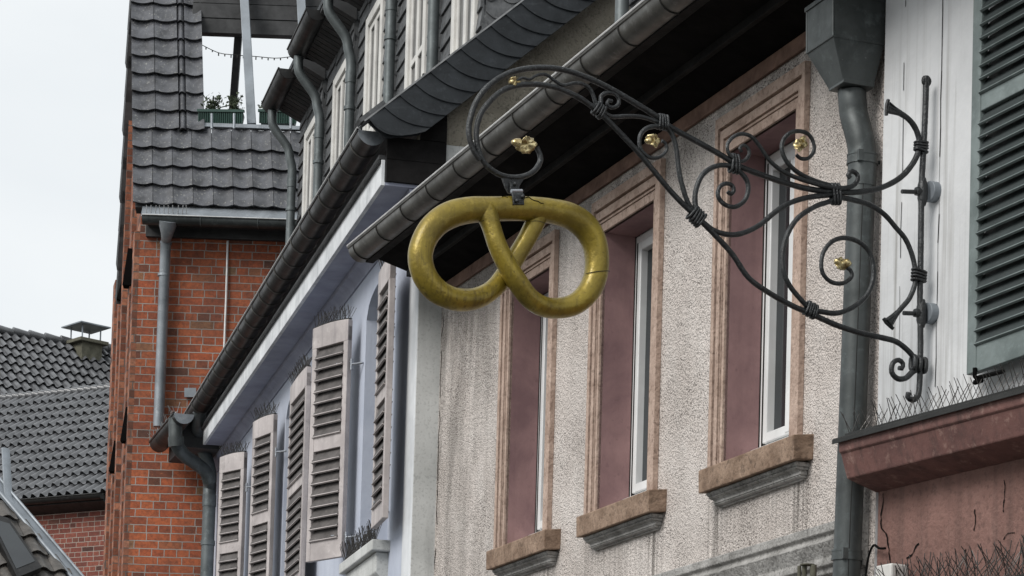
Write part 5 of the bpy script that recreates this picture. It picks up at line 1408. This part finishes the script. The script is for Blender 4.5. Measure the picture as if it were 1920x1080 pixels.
a, b = onplane(3, 862, pO, nO), h0; mb.tube([a + nO * .2, b + nO * .04, b + nO * .03 + dr * .15], [.06, .06, .04], 8, flat=(nO, .35))
build('zinc_hip', mb, M['steel'], old, smooth=40)
mb = MB()
lo_ = [onplane(x, y, pO + nO * .08, nO) for x, y in ((-30, 972), (12, 984), (72, 1072), (28, 1090))]
ctr = sum(lo_, V((0, 0, 0))) / 4
mb.prism([ctr + (p - ctr) * 1.05 for p in lo_], nO * .10); sk = build('skylight', mb, M['darkgutter'], old, smooth=0)
mb = MB(); mb.prism([ctr + (p - ctr) * .8 + nO * .1005 for p in lo_], nO * .006); build('skylight_pane', mb, M['glass'], sk, smooth=0)
mb = MB(); c5 = V((pO.x - 2.2, pO.y + 1.5, 0)); mb.obox(c5 + Z * 1.7, eO * 2.0, bO * 1.6, Z * 1.7); build('wall', mb, M['farbrick'], old, smooth=0)

# ================================================================== world, sun, camera
w = bpy.data.worlds.new('World'); scene.world = w; w.use_nodes = True
nt = w.node_tree; nt.nodes.clear()
wo = nt.nodes.new('ShaderNodeOutputWorld'); bg = nt.nodes.new('ShaderNodeBackground')
sky = nt.nodes.new('ShaderNodeTexSky'); sky.sky_type = 'NISHITA'; sky.sun_disc = False
SUN_EL, SUN_AZ = math.radians(40), math.radians(-133)      # azimuth clockwise from +Y
sky.sun_elevation = SUN_EL; sky.sun_rotation = SUN_AZ
sky.air_density = 1.0; sky.dust_density = 3.0
tc = nt.nodes.new('ShaderNodeTexCoord'); mp = nt.nodes.new('ShaderNodeMapping'); mp.inputs['Scale'].default_value = (1, 1, 2.2)
nt.links.new(tc.outputs['Generated'], mp.inputs[0])
cl = noise(nt, mp.outputs[0], 3.0, 5, .5, .4)
cloud = ramp(nt, cl, [(.3, (6.7, 7.1, 7.4)), (.7, (8.1, 8.35, 8.45))])
c = mix(nt, .96, sky.outputs[0], cloud)
nt.links.new(c, bg.inputs['Color']); bg.inputs['Strength'].default_value = .064
nt.links.new(bg.outputs[0], wo.inputs[0])
sl = bpy.data.lights.new('sun', 'SUN'); sl.energy = 1.5; sl.angle = math.radians(30); sl.color = (1, .97, .93)
so = bpy.data.objects.new('sun', sl); COL.objects.link(so)
sd = V((math.sin(SUN_AZ) * math.cos(SUN_EL), math.cos(SUN_AZ) * math.cos(SUN_EL), math.sin(SUN_EL)))
so.rotation_euler = sd.to_track_quat('Z', 'Y').to_euler(); so.location = (-4, -4, 14)
cam = bpy.data.cameras.new('camera'); co_ = bpy.data.objects.new('camera', cam); COL.objects.link(co_)
cam.sensor_width = 36; cam.lens = F / 1920 * 36; cam.shift_y = SH * F / 1920; cam.clip_start = .1; cam.clip_end = 3000
mw = Matrix((( RIGHT.x, UP.x, -FWD.x, CAM.x), (RIGHT.y, UP.y, -FWD.y, CAM.y), (RIGHT.z, UP.z, -FWD.z, CAM.z), (0, 0, 0, 1)))
co_.matrix_world = mw
scene.camera = co_
scene.render.resolution_x, scene.render.resolution_y = 1024, 576
scene.view_settings.view_transform = 'Standard'; scene.view_settings.look = 'None'
scene.view_settings.exposure = 0.9; scene.view_settings.gamma = 1
scene.cycles.use_denoising = True
scene.cycles.max_bounces = 6
